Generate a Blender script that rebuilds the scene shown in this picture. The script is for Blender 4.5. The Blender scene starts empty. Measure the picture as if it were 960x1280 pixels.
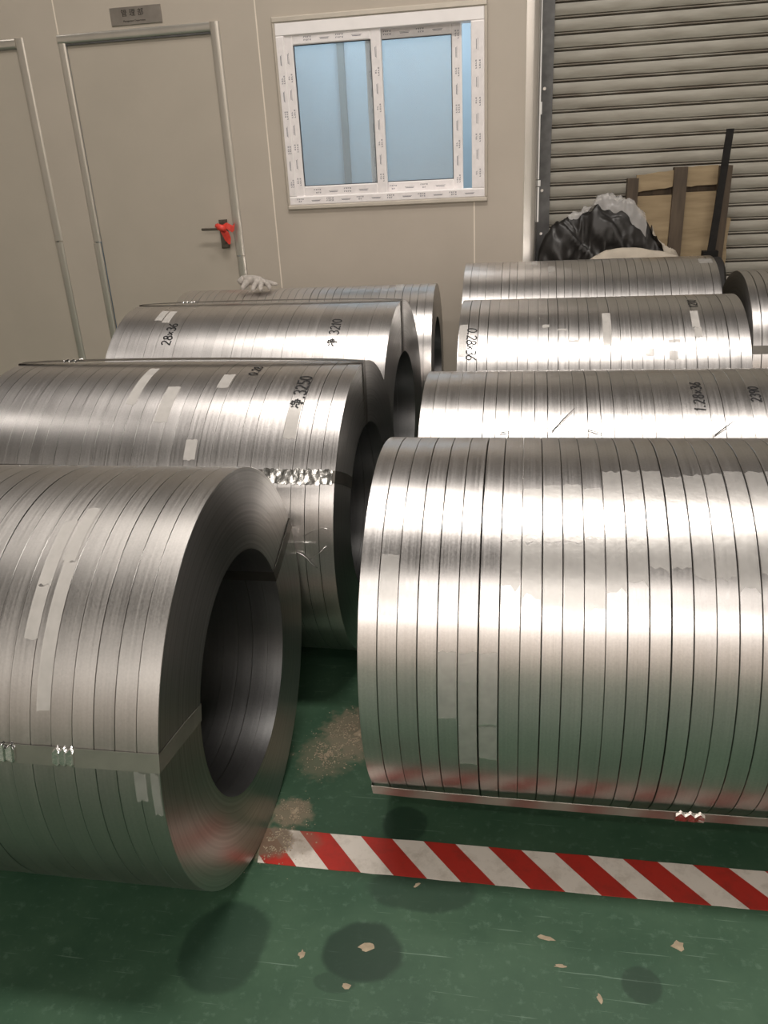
import bpy, bmesh, math, random
from mathutils import Matrix, Vector, noise as mnoise

random.seed(7)
scene = bpy.context.scene
COL = scene.collection
R_ = math.radians

# ---------------------------------------------------------------- camera
PITCH, ROLL, YAW, CAM_H = 0.4074664, -0.0548328, -0.1835567, 1.38
fwd = Vector((math.sin(YAW) * math.cos(PITCH), math.cos(YAW) * math.cos(PITCH), -math.sin(PITCH)))
rgt = fwd.cross(Vector((0, 0, 1))).normalized()
upv = rgt.cross(fwd)
r2 = rgt * math.cos(ROLL) + upv * math.sin(ROLL)
u2 = -rgt * math.sin(ROLL) + upv * math.cos(ROLL)
cam_data = bpy.data.cameras.new('camera')
cam_data.sensor_fit = 'VERTICAL'
cam_data.sensor_height = 36.0
cam_data.lens = 1017.8 / 1280 * 36.0
cam_data.clip_start = 0.02
cam = bpy.data.objects.new('camera', cam_data)
m = Matrix((r2, u2, -fwd)).transposed().to_4x4()
m.translation = Vector((0, 0, CAM_H))
cam.matrix_world = m
COL.objects.link(cam)
scene.camera = cam

# ---------------------------------------------------------------- world, lamps, exposure
world = bpy.data.worlds.new('hall_ambient')
world.use_nodes = True
bg = world.node_tree.nodes['Background']
bg.inputs['Color'].default_value = (0.9, 0.85, 0.78, 1)
bg.inputs['Strength'].default_value = 0.008
scene.world = world
scene.view_settings.view_transform = 'Standard'
scene.view_settings.look = 'None'
scene.view_settings.gamma = 1.0
scene.view_settings.use_curve_mapping = False
scene.view_settings.exposure = 0.0


def area_lamp(name, loc, sx, sy, watts, color=(1.0, 0.93, 0.862), target=None):
    ld = bpy.data.lights.new(name, 'AREA')
    ld.shape = 'RECTANGLE'
    ld.size, ld.size_y = sx, sy
    ld.energy = watts
    ld.color = color
    lo = bpy.data.objects.new(name, ld)
    lo.location = loc
    if target:
        d = Vector(target) - Vector(loc)
        lo.rotation_euler = d.to_track_quat('-Z', 'Y').to_euler()
    COL.objects.link(lo)
    return lo


# ceiling luminaires under the hall roof, plus two added fill lamps
area_lamp('overhead_light', (0.4, 1.5, 6.3), 2.6, 0.5, 205)
area_lamp('overhead_light', (-1.7, 3.0, 6.3), 1.8, 0.35, 60)
area_lamp('overhead_light', (0.0, -4.3, 6.3), 5.0, 0.5, 120)
area_lamp('overhead_light', (5.2, 1.5, 6.3), 2.6, 0.55, 60)
area_lamp('overhead_light', (0.0, -8.6, 6.3), 8.0, 0.6, 680)  # added rear fill, brightens the hall reflected in the steel
area_lamp('overhead_light', (-6.3, 2.0, 6.3), 2.0, 0.35, 32)  # added left fill, lifts the dark steel of the left row
# lamp inside the office room behind the window
area_lamp('office_lamp', (-1.0, 5.55, 2.55), 1.6, 0.5, 25, color=(0.93, 0.97, 1.0))

# ---------------------------------------------------------------- materials


def new_mat(name):
    mt = bpy.data.materials.new(name)
    mt.use_nodes = True
    nt = mt.node_tree
    return mt, nt, nt.nodes, nt.links, nt.nodes['Principled BSDF']


def setp(b, **kw):
    for k, v in kw.items():
        b.inputs[k.replace('_', ' ')].default_value = v


def simple(name, col, rough=0.5, metal=0.0, var=0.12, scale=12.0, bump=0.0, bscale=200.0, stretch=None, spec=0.5):
    mt, nt, N, L, b = new_mat(name)
    setp(b, Roughness=rough, Metallic=metal)
    b.inputs['Specular IOR Level'].default_value = spec
    tc = N.new('ShaderNodeTexCoord')
    mp = N.new('ShaderNodeMapping')
    if stretch:
        mp.inputs['Scale'].default_value = stretch
    L.new(tc.outputs['Object'], mp.inputs['Vector'])
    nz = N.new('ShaderNodeTexNoise')
    nz.inputs['Scale'].default_value = scale
    nz.inputs['Detail'].default_value = 5
    L.new(mp.outputs['Vector'], nz.inputs['Vector'])
    rp = N.new('ShaderNodeValToRGB')
    rp.color_ramp.elements[0].position = 0.3
    rp.color_ramp.elements[1].position = 0.7
    rp.color_ramp.elements[0].color = [c * (1 - var) for c in col[:3]] + [1]
    rp.color_ramp.elements[1].color = [min(1, c * (1 + var)) for c in col[:3]] + [1]
    L.new(nz.outputs['Fac'], rp.inputs['Fac'])
    L.new(rp.outputs['Color'], b.inputs['Base Color'])
    if bump:
        n2 = N.new('ShaderNodeTexNoise')
        n2.inputs['Scale'].default_value = bscale
        L.new(mp.outputs['Vector'], n2.inputs['Vector'])
        bp = N.new('ShaderNodeBump')
        bp.inputs['Strength'].default_value = bump
        bp.inputs['Distance'].default_value = 0.002
        L.new(n2.outputs['Fac'], bp.inputs['Height'])
        L.new(bp.outputs['Normal'], b.inputs['Normal'])
    return mt


def steel_mat(name, col=(0.71, 0.685, 0.67), rough=0.34, aniso=0.5, streak=0.055):
    """galvanised strip: fine circumferential rolling lines, faint spangle, tone differing ring by ring"""
    mt, nt, N, L, b = new_mat(name)
    setp(b, Metallic=1.0, Roughness=rough)
    b.inputs['Anisotropic'].default_value = aniso
    b.inputs['Anisotropic Rotation'].default_value = 0.25
    tg = N.new('ShaderNodeTangent')
    tg.direction_type = 'RADIAL'
    tg.axis = 'X'
    L.new(tg.outputs['Tangent'], b.inputs['Tangent'])
    tc = N.new('ShaderNodeTexCoord')
    oi = N.new('ShaderNodeObjectInfo')
    off = N.new('ShaderNodeVectorMath'); off.operation = 'ADD'
    mulr = N.new('ShaderNodeMath'); mulr.operation = 'MULTIPLY'; mulr.inputs[1].default_value = 37.0
    L.new(oi.outputs['Random'], mulr.inputs[0])
    L.new(tc.outputs['Object'], off.inputs[0])
    L.new(mulr.outputs[0], off.inputs[1])
    mp = N.new('ShaderNodeMapping')
    mp.inputs['Scale'].default_value = (260, 1.2, 1.2)
    L.new(off.outputs[0], mp.inputs['Vector'])
    nz = N.new('ShaderNodeTexNoise')
    nz.inputs['Scale'].default_value = 1.0
    nz.inputs['Detail'].default_value = 3
    L.new(mp.outputs['Vector'], nz.inputs['Vector'])
    sp = N.new('ShaderNodeTexNoise')
    sp.inputs['Scale'].default_value = 260
    sp.inputs['Detail'].default_value = 2
    L.new(tc.outputs['Object'], sp.inputs['Vector'])
    lg = N.new('ShaderNodeTexNoise')
    lg.inputs['Scale'].default_value = 5
    lg.inputs['Detail'].default_value = 3
    L.new(off.outputs[0], lg.inputs['Vector'])

    def mr(src, a, c):
        n = N.new('ShaderNodeMapRange')
        n.inputs['From Min'].default_value = 0.25
        n.inputs['From Max'].default_value = 0.75
        n.inputs['To Min'].default_value = a
        n.inputs['To Max'].default_value = c
        L.new(src, n.inputs['Value'])
        return n.outputs['Result']

    def mul(a, c):
        n = N.new('ShaderNodeMath'); n.operation = 'MULTIPLY'
        L.new(a, n.inputs[0]); L.new(c, n.inputs[1])
        return n.outputs[0]
    rr = N.new('ShaderNodeMapRange')
    rr.inputs['To Min'].default_value = 0.94
    rr.inputs['To Max'].default_value = 1.04
    L.new(oi.outputs['Random'], rr.inputs['Value'])
    v = mul(mul(mr(nz.outputs['Fac'], 1 - streak, 1 + streak), mr(sp.outputs['Fac'], 0.94, 1.06)), mul(mr(lg.outputs['Fac'], 0.93, 1.05), rr.outputs['Result']))
    vm = N.new('ShaderNodeVectorMath'); vm.operation = 'SCALE'
    vm.inputs[0].default_value = col
    L.new(v, vm.inputs['Scale'])
    L.new(vm.outputs[0], b.inputs['Base Color'])
    ro = mul(mr(nz.outputs['Fac'], rough * 0.9, rough * 1.15), mr(sp.outputs['Fac'], 0.93, 1.07))
    L.new(ro, b.inputs['Roughness'])
    bp = N.new('ShaderNodeBump')
    bp.inputs['Strength'].default_value = 0.02
    bp.inputs['Distance'].default_value = 0.001
    L.new(nz.outputs['Fac'], bp.inputs['Height'])
    L.new(bp.outputs['Normal'], b.inputs['Normal'])
    return mt


def edge_mat(name):
    """the wound edges of the strip: concentric lines round the axis"""
    mt, nt, N, L, b = new_mat(name)
    setp(b, Metallic=1.0, Roughness=0.31)
    b.inputs['Anisotropic'].default_value = 0.6
    b.inputs['Anisotropic Rotation'].default_value = 0.25
    tg = N.new('ShaderNodeTangent'); tg.direction_type = 'RADIAL'; tg.axis = 'X'
    L.new(tg.outputs['Tangent'], b.inputs['Tangent'])
    tc = N.new('ShaderNodeTexCoord')
    sx = N.new('ShaderNodeSeparateXYZ'); L.new(tc.outputs['Object'], sx.inputs[0])
    cb = N.new('ShaderNodeCombineXYZ'); L.new(sx.outputs['Y'], cb.inputs['Y']); L.new(sx.outputs['Z'], cb.inputs['Z'])
    ln = N.new('ShaderNodeVectorMath'); ln.operation = 'LENGTH'; L.new(cb.outputs[0], ln.inputs[0])
    nz = N.new('ShaderNodeTexNoise'); nz.noise_dimensions = '1D'
    nz.inputs['Scale'].default_value = 160; nz.inputs['Detail'].default_value = 6
    L.new(ln.outputs['Value'], nz.inputs['W'])
    rp = N.new('ShaderNodeValToRGB')
    rp.color_ramp.elements[0].position = 0.3; rp.color_ramp.elements[1].position = 0.7
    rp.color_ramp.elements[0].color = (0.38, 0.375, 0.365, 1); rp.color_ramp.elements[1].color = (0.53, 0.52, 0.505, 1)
    L.new(nz.outputs['Fac'], rp.inputs['Fac']); L.new(rp.outputs['Color'], b.inputs['Base Color'])
    bp = N.new('ShaderNodeBump'); bp.inputs['Strength'].default_value = 0.12; bp.inputs['Distance'].default_value = 0.001
    L.new(nz.outputs['Fac'], bp.inputs['Height']); L.new(bp.outputs['Normal'], b.inputs['Normal'])
    return mt


def tape_clear_mat(name='clear_adhesive_tape', lo=0.30, hi=0.68):
    mt, nt, N, L, b = new_mat(name)
    setp(b, Base_Color=(0.74, 0.725, 0.70, 1), Roughness=0.34, Metallic=0.55)
    tr = N.new('ShaderNodeBsdfTransparent')
    mx = N.new('ShaderNodeMixShader')
    tc = N.new('ShaderNodeTexCoord')
    nz = N.new('ShaderNodeTexNoise'); nz.inputs['Scale'].default_value = 30
    L.new(tc.outputs['Object'], nz.inputs['Vector'])
    mr = N.new('ShaderNodeMapRange'); mr.inputs['To Min'].default_value = lo; mr.inputs['To Max'].default_value = hi
    L.new(nz.outputs['Fac'], mr.inputs['Value'])
    L.new(mr.outputs['Result'], mx.inputs['Fac'])
    L.new(tr.outputs[0], mx.inputs[1]); L.new(b.outputs[0], mx.inputs[2])
    bp = N.new('ShaderNodeBump'); bp.inputs['Strength'].default_value = 0.25; bp.inputs['Distance'].default_value = 0.002
    n2 = N.new('ShaderNodeTexNoise'); n2.inputs['Scale'].default_value = 60
    L.new(tc.outputs['Object'], n2.inputs['Vector']); L.new(n2.outputs['Fac'], bp.inputs['Height'])
    L.new(bp.outputs['Normal'], b.inputs['Normal'])
    L.new(mx.outputs[0], N['Material Output'].inputs['Surface'])
    return mt


def film_mat(name, col, fac):
    """thin see-through plastic film"""
    mt, nt, N, L, b = new_mat(name)
    setp(b, Base_Color=(*col, 1), Roughness=0.22)
    tr = N.new('ShaderNodeBsdfTransparent')
    mx = N.new('ShaderNodeMixShader'); mx.inputs['Fac'].default_value = fac
    L.new(tr.outputs[0], mx.inputs[1]); L.new(b.outputs[0], mx.inputs[2])
    L.new(mx.outputs[0], N['Material Output'].inputs['Surface'])
    return mt


def glass_mat():
    mt, nt, N, L, b = new_mat('window_glass')
    tr = N.new('ShaderNodeBsdfTransparent'); tr.inputs['Color'].default_value = (0.93, 0.97, 0.98, 1)
    gl = N.new('ShaderNodeBsdfGlossy'); gl.inputs['Roughness'].default_value = 0.02
    lw = N.new('ShaderNodeFresnel'); lw.inputs['IOR'].default_value = 1.52
    mx = N.new('ShaderNodeMixShader')
    L.new(lw.outputs[0], mx.inputs['Fac']); L.new(tr.outputs[0], mx.inputs[1]); L.new(gl.outputs[0], mx.inputs[2])
    df = N.new('ShaderNodeBsdfDiffuse'); df.inputs['Color'].default_value = (0.80, 0.86, 0.92, 1)  # pale diffuse layer paints reflected haze onto the panes
    m2 = N.new('ShaderNodeMixShader'); m2.inputs['Fac'].default_value = 0.22
    L.new(mx.outputs[0], m2.inputs[1]); L.new(df.outputs[0], m2.inputs[2])
    L.new(m2.outputs[0], N['Material Output'].inputs['Surface'])
    return mt


def blob_mask(N, L, vec, spots, soft=0.25, nscale=18.0, namp=0.55):
    """sum of irregular round marks: spots = (x, y, rx, ry, strength)"""
    nz = N.new('ShaderNodeTexNoise'); nz.inputs['Scale'].default_value = nscale; nz.inputs['Detail'].default_value = 6
    L.new(vec, nz.inputs['Vector'])
    out = None
    for (x, y, rx, ry, s) in spots:
        mp = N.new('ShaderNodeMapping'); mp.vector_type = 'POINT'
        mp.inputs['Location'].default_value = (-x / rx, -y / ry, 0)
        mp.inputs['Scale'].default_value = (1 / rx, 1 / ry, 0)
        L.new(vec, mp.inputs['Vector'])
        ln = N.new('ShaderNodeVectorMath'); ln.operation = 'LENGTH'; L.new(mp.outputs[0], ln.inputs[0])
        ad = N.new('ShaderNodeMath'); ad.operation = 'MULTIPLY_ADD'
        L.new(nz.outputs['Fac'], ad.inputs[0]); ad.inputs[1].default_value = namp; L.new(ln.outputs['Value'], ad.inputs[2])
        mr = N.new('ShaderNodeMapRange'); mr.interpolation_type = 'SMOOTHSTEP'
        mr.inputs['From Min'].default_value = 1 + namp * .5 - soft; mr.inputs['From Max'].default_value = 1 + namp * .5 + soft
        mr.inputs['To Min'].default_value = s; mr.inputs['To Max'].default_value = 0
        L.new(ad.outputs[0], mr.inputs['Value'])
        if out is None:
            out = mr.outputs['Result']
        else:
            mxn = N.new('ShaderNodeMath'); mxn.operation = 'MAXIMUM'
            L.new(out, mxn.inputs[0]); L.new(mr.outputs['Result'], mxn.inputs[1]); out = mxn.outputs[0]
    return out


DUST = [(-0.515, 1.395, 0.045, 0.045, 0.9), (-0.54, 1.30, 0.075, 0.05, 0.85), (-0.42, 1.69, 0.085, 0.10, 0.8), (-0.48, 1.60, 0.07, 0.08, 0.45)]


def mixc(N, L, a, bcol, fac):
    mx = N.new('ShaderNodeMix'); mx.data_type = 'RGBA'
    if isinstance(a, tuple):
        mx.inputs['A'].default_value = a
    else:
        L.new(a, mx.inputs['A'])
    if isinstance(bcol, tuple):
        mx.inputs['B'].default_value = bcol
    else:
        L.new(bcol, mx.inputs['B'])
    L.new(fac, mx.inputs['Factor'])
    return mx.outputs['Result']


def floor_mat():
    mt, nt, N, L, b = new_mat('green_epoxy_floor')
    geo = N.new('ShaderNodeNewGeometry')
    vec = geo.outputs['Position']
    n1 = N.new('ShaderNodeTexNoise'); n1.inputs['Scale'].default_value = 3.5; n1.inputs['Detail'].default_value = 9
    n1.inputs['Roughness'].default_value = 0.62
    L.new(vec, n1.inputs['Vector'])
    rp = N.new('ShaderNodeValToRGB')
    rp.color_ramp.elements[0].position = 0.32; rp.color_ramp.elements[1].position = 0.7
    rp.color_ramp.elements[0].color = (0.027, 0.070, 0.040, 1); rp.color_ramp.elements[1].color = (0.057, 0.115, 0.068, 1)
    L.new(n1.outputs['Fac'], rp.inputs['Fac'])
    col = rp.outputs['Color']
    # pale scuffs and fine scratches
    n2 = N.new('ShaderNodeTexNoise'); n2.inputs['Scale'].default_value = 45; n2.inputs['Detail'].default_value = 8
    n2.inputs['Roughness'].default_value = 0.7
    L.new(vec, n2.inputs['Vector'])
    r2_ = N.new('ShaderNodeMapRange'); r2_.inputs['From Min'].default_value = 0.55; r2_.inputs['From Max'].default_value = 0.78
    r2_.inputs['To Max'].default_value = 0.45
    L.new(n2.outputs['Fac'], r2_.inputs['Value'])
    col = mixc(N, L, col, (0.17, 0.27, 0.20, 1), r2_.outputs['Result'])
    for ang, sc in ((0.35, 1.0), (-0.6, 1.2), (1.25, 0.8), (2.1, 1.4)):
        mp = N.new('ShaderNodeMapping'); mp.inputs['Rotation'].default_value = (0, 0, ang)
        mp.inputs['Scale'].default_value = (3.0 * sc, 130 * sc, 1)
        L.new(vec, mp.inputs['Vector'])
        ns = N.new('ShaderNodeTexNoise'); ns.inputs['Scale'].default_value = 1.6; ns.inputs['Detail'].default_value = 2
        L.new(mp.outputs[0], ns.inputs['Vector'])
        rs = N.new('ShaderNodeMapRange'); rs.inputs['From Min'].default_value = 0.715; rs.inputs['From Max'].default_value = 0.76
        rs.inputs['To Max'].default_value = 0.5
        L.new(ns.outputs['Fac'], rs.inputs['Value'])
        col = mixc(N, L, col, (0.22, 0.32, 0.25, 1), rs.outputs['Result'])
    oil_shadow = blob_mask(N, L, vec, [(-0.555, 1.04, 0.085, 0.10, 0.6), (-0.285, 1.06, 0.075, 0.065, 0.8), (-0.19, 1.215, 0.11, 0.055, 0.6),  # first spot is part oil stain, part painted shadow
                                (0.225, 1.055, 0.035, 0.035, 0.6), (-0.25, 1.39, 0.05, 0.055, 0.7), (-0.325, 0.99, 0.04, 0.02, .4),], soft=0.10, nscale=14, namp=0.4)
    col = mixc(N, L, col, (0.012, 0.032, 0.02, 1), oil_shadow)
    dust = blob_mask(N, L, vec, DUST, soft=0.30, nscale=55, namp=1.2)
    col = mixc(N, L, col, (0.22, 0.185, 0.13, 1), dust)
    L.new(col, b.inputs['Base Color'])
    rr = N.new('ShaderNodeMapRange'); rr.inputs['To Min'].default_value = 0.34; rr.inputs['To Max'].default_value = 0.62
    b.inputs['Specular IOR Level'].default_value = 0.38
    L.new(n1.outputs['Fac'], rr.inputs['Value'])
    L.new(rr.outputs['Result'], b.inputs['Roughness'])
    bp = N.new('ShaderNodeBump'); bp.inputs['Strength'].default_value = 0.12; bp.inputs['Distance'].default_value = 0.003
    L.new(n2.outputs['Fac'], bp.inputs['Height']); L.new(bp.outputs['Normal'], b.inputs['Normal'])
    return mt


def hazard_mat():
    mt, nt, N, L, b = new_mat('red_white_hazard_tape')
    geo = N.new('ShaderNodeNewGeometry')
    vec = geo.outputs['Position']
    sx = N.new('ShaderNodeSeparateXYZ'); L.new(vec, sx.inputs[0])
    a = N.new('ShaderNodeMath'); a.operation = 'MULTIPLY_ADD'     # x + 0.9*(y-1.341)
    L.new(sx.outputs['Y'], a.inputs[0]); a.inputs[1].default_value = 0.9; L.new(sx.outputs['X'], a.inputs[2])
    c = N.new('ShaderNodeMath'); c.operation = 'ADD'; L.new(a.outputs[0], c.inputs[0]); c.inputs[1].default_value = 0.482 - 0.9 * 1.341 + 1.41
    d = N.new('ShaderNodeMath'); d.operation = 'MODULO'; L.new(c.outputs[0], d.inputs[0]); d.inputs[1].default_value = 0.141
    e = N.new('ShaderNodeMath'); e.operation = 'LESS_THAN'; L.new(d.outputs[0], e.inputs[0]); e.inputs[1].default_value = 0.0705
    nz = N.new('ShaderNodeTexNoise'); nz.inputs['Scale'].default_value = 22; nz.inputs['Detail'].default_value = 8
    nz.inputs['Roughness'].default_value = 0.7
    L.new(vec, nz.inputs['Vector'])
    wr = N.new('ShaderNodeMapRange'); wr.inputs['From Min'].default_value = 0.48; wr.inputs['From Max'].default_value = 0.75; wr.inputs['To Max'].default_value = 0.75
    L.new(nz.outputs['Fac'], wr.inputs['Value'])
    white = mixc(N, L, (0.78, 0.72, 0.65, 1), (0.46, 0.40, 0.33, 1), wr.outputs['Result'])
    red = mixc(N, L, (0.46, 0.030, 0.020, 1), (0.24, 0.03, 0.02, 1), wr.outputs['Result'])
    col = mixc(N, L, white, red, e.outputs[0])
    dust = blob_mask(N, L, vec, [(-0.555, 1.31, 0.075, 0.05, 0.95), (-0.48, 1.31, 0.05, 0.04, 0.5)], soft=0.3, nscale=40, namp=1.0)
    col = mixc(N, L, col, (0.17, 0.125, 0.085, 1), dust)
    L.new(col, b.inputs['Base Color'])
    setp(b, Roughness=0.42)
    return mt


def wood_mat(name, c0, c1, axis=(40, 4, 3)):
    mt, nt, N, L, b = new_mat(name)
    tc = N.new('ShaderNodeTexCoord')
    mp = N.new('ShaderNodeMapping'); mp.inputs['Scale'].default_value = axis
    L.new(tc.outputs['Object'], mp.inputs['Vector'])
    nz = N.new('ShaderNodeTexNoise'); nz.inputs['Scale'].default_value = 1.5; nz.inputs['Detail'].default_value = 6
    L.new(mp.outputs[0], nz.inputs['Vector'])
    rp = N.new('ShaderNodeValToRGB')
    rp.color_ramp.elements[0].position = 0.3; rp.color_ramp.elements[1].position = 0.7
    rp.color_ramp.elements[0].color = (*c0, 1); rp.color_ramp.elements[1].color = (*c1, 1)
    L.new(nz.outputs['Fac'], rp.inputs['Fac']); L.new(rp.outputs['Color'], b.inputs['Base Color'])
    setp(b, Roughness=0.75)
    return mt


def slat_mat():
    mt, nt, N, L, b = new_mat('shutter_slat_paint')
    tc = N.new('ShaderNodeTexCoord')
    oi = N.new('ShaderNodeObjectInfo')
    ad = N.new('ShaderNodeVectorMath'); ad.operation = 'ADD'
    ml = N.new('ShaderNodeMath'); ml.operation = 'MULTIPLY'; ml.inputs[1].default_value = 20
    L.new(oi.outputs['Random'], ml.inputs[0]); L.new(tc.outputs['Object'], ad.inputs[0]); L.new(ml.outputs[0], ad.inputs[1])
    nz = N.new('ShaderNodeTexNoise'); nz.inputs['Scale'].default_value = 5; nz.inputs['Detail'].default_value = 7
    mp = N.new('ShaderNodeMapping'); mp.inputs['Scale'].default_value = (1, 4, 6)
    L.new(ad.outputs[0], mp.inputs[0]); L.new(mp.outputs[0], nz.inputs['Vector'])
    rp = N.new('ShaderNodeValToRGB')
    rp.color_ramp.elements[0].position = 0.35; rp.color_ramp.elements[1].position = 0.65
    rp.color_ramp.elements[0].color = (0.29, 0.27, 0.225, 1); rp.color_ramp.elements[1].color = (0.37, 0.35, 0.30, 1)
    L.new(nz.outputs['Fac'], rp.inputs['Fac'])
    # grime gathered along the lower edge of every slat
    sx = N.new('ShaderNodeSeparateXYZ'); L.new(tc.outputs['Object'], sx.inputs[0])
    g = N.new('ShaderNodeMath'); g.operation = 'MULTIPLY_ADD'; L.new(nz.outputs['Fac'], g.inputs[0]); g.inputs[1].default_value = 0.05
    L.new(sx.outputs['Z'], g.inputs[2])
    gr = N.new('ShaderNodeMapRange'); gr.inputs['From Min'].default_value = 0.026; gr.inputs['From Max'].default_value = 0.044
    gr.inputs['To Min'].default_value = 0.75; gr.inputs['To Max'].default_value = 0.0
    L.new(g.outputs[0], gr.inputs['Value'])
    col = mixc(N, L, rp.outputs['Color'], (0.13, 0.10, 0.075, 1), gr.outputs['Result'])
    L.new(col, b.inputs['Base Color'])
    setp(b, Roughness=0.5)
    return mt


M = {}
M['steel'] = steel_mat('galvanised_strip')
M['steel_dull'] = steel_mat('galvanised_strip_dull', col=(0.50, 0.482, 0.462), rough=0.43, streak=0.06)
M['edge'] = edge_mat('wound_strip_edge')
M['bore'] = steel_mat('shaded_inner_wrap', col=(0.33, 0.33, 0.33), rough=0.36, aniso=0.3)  # bore shade and dark reflections put into the base colour
M['strap_lit'] = simple('lit_strapping', (0.46, 0.45, 0.41), rough=0.35, metal=0.9, var=0.1, scale=20)  # brighter copy of the strapping, floor reflection put into its colour
M['strap'] = simple('steel_strapping', (0.15, 0.14, 0.125), rough=0.38, metal=0.9, var=0.15, scale=20)
M['seal'] = simple('zinc_seal', (0.80, 0.79, 0.77), rough=0.18, metal=1.0, var=0.1, scale=80, bump=0.3, bscale=120)
M['foil'] = simple('crumpled_foil', (0.80, 0.78, 0.74), rough=0.24, metal=1.0, var=0.06, scale=60, bump=0.5, bscale=70)
M['tape'] = tape_clear_mat()
M['tape_white'] = tape_clear_mat('milky_adhesive_tape', 0.50, 0.85)
M['tape_white'].node_tree.nodes['Principled BSDF'].inputs['Metallic'].default_value = 0.0
M['tape_white'].node_tree.nodes['Principled BSDF'].inputs['Base Color'].default_value = (0.64, 0.62, 0.59, 1)
M['ink'] = simple('black_marker', (0.010, 0.010, 0.011), rough=0.5, var=0.2)
M['floor'] = floor_mat()
M['hazard'] = hazard_mat()
M['chip'] = simple('bare_concrete_chip', (0.36, 0.29, 0.20), rough=0.8, var=0.2, scale=60)
M['panel'] = simple('beige_sandwich_panel', (0.48, 0.425, 0.36), rough=0.42, var=0.035, scale=3)
M['doorleaf'] = simple('beige_door_leaf', (0.455, 0.405, 0.34), rough=0.42, var=0.035, scale=3)
M['alu'] = simple('aluminium_profile', (0.60, 0.565, 0.51), rough=0.28, metal=0.7, var=0.06, scale=8, stretch=(1, 1, .2))
M['trim'] = simple('beige_window_trim', (0.56, 0.51, 0.44), rough=0.3, metal=0.2, var=0.05)
M['joint'] = simple('panel_joint', (0.80, 0.72, 0.62), rough=0.4, var=0.05)
M['galv'] = simple('galvanised_corner_trim', (0.62, 0.60, 0.57), rough=0.24, metal=0.85, var=0.10, scale=6, stretch=(1, 1, .3))
M['pvc'] = simple('white_pvc', (0.93, 0.895, 0.89), rough=0.3, var=0.03)
M['film'] = simple('protective_film', (0.86, 0.82, 0.82), rough=0.35, var=0.06, scale=30, bump=0.15, bscale=60)
M['print'] = simple('film_print', (0.20, 0.195, 0.23), rough=0.5, var=0.3, scale=200)
M['gasket'] = simple('black_gasket', (0.03, 0.035, 0.045), rough=0.5)
M['glass'] = glass_mat()
M['blue'] = simple('blue_office_wall', (0.36, 0.50, 0.62), rough=0.6, var=0.04, scale=3)
M['conduit'] = simple('grey_conduit', (0.13, 0.19, 0.22), rough=0.5)
M['hall'] = simple('hall_wall_paint', (0.72, 0.65, 0.60), rough=0.7, var=0.1, scale=1)
M['hallback'] = simple('dark_hall_wall', (0.10, 0.09, 0.08), rough=0.8, var=0.1, scale=1)
M['roof'] = simple('hall_roof', (0.10, 0.095, 0.09), rough=0.8, var=0.1, scale=1)
M['slat'] = slat_mat()
M['rail'] = simple('dark_guide_rail', (0.13, 0.13, 0.13), rough=0.45, metal=0.6, var=0.2, scale=20)
M['dark'] = simple('shutter_curtain_back', (0.05, 0.045, 0.04), rough=0.8)
M['white'] = simple('white_foam_strip', (0.75, 0.74, 0.72), rough=0.5, var=0.05)
M['handle'] = simple('bronze_handle', (0.16, 0.14, 0.115), rough=0.35, metal=0.8, var=0.15, scale=40)
M['ribbon'] = simple('red_ribbon', (0.72, 0.06, 0.04), rough=0.45, var=0.2, scale=40)
M['signplate'] = simple('brushed_sign_plate', (0.36, 0.33, 0.30), rough=0.33, metal=0.8, var=0.18, scale=9)
M['signink'] = simple('sign_lettering', (0.03, 0.025, 0.02), rough=0.5)
M['board'] = wood_mat('pale_crate_board', (0.25, 0.185, 0.105), (0.38, 0.29, 0.175), axis=(3, 3, 20))
M['batten'] = wood_mat('dark_crate_batten', (0.055, 0.04, 0.028), (0.115, 0.085, 0.058), axis=(20, 20, 3))
M['tarp'] = simple('black_tarpaulin', (0.018, 0.0165, 0.0155), rough=0.42, var=0.3, scale=10, bump=0.3, bscale=30)
M['sheet'] = film_mat('clear_plastic_sheet', (0.72, 0.70, 0.68), 0.40)
M['sack'] = simple('beige_sack', (0.44, 0.39, 0.32), rough=0.75, var=0.1, scale=14, bump=0.2, bscale=80)
M['blacksteel'] = simple('black_painted_steel', (0.012, 0.011, 0.010), spec=0.2, rough=0.6, var=0.3, scale=30)
M['rubber'] = simple('black_rubber', (0.014, 0.012, 0.011), rough=0.7, var=0.2)
M['cotton'] = simple('white_cotton_knit', (0.42, 0.385, 0.35), rough=0.9, var=0.18, scale=60, bump=0.6, bscale=260)
M['dustgrain'] = simple('sand_grains', (0.36, 0.30, 0.215), rough=0.9, var=0.35, scale=90)
M['wire'] = simple('bright_wire', (0.6, 0.59, 0.57), rough=0.3, metal=0.8)

# ---------------------------------------------------------------- mesh helpers


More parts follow.
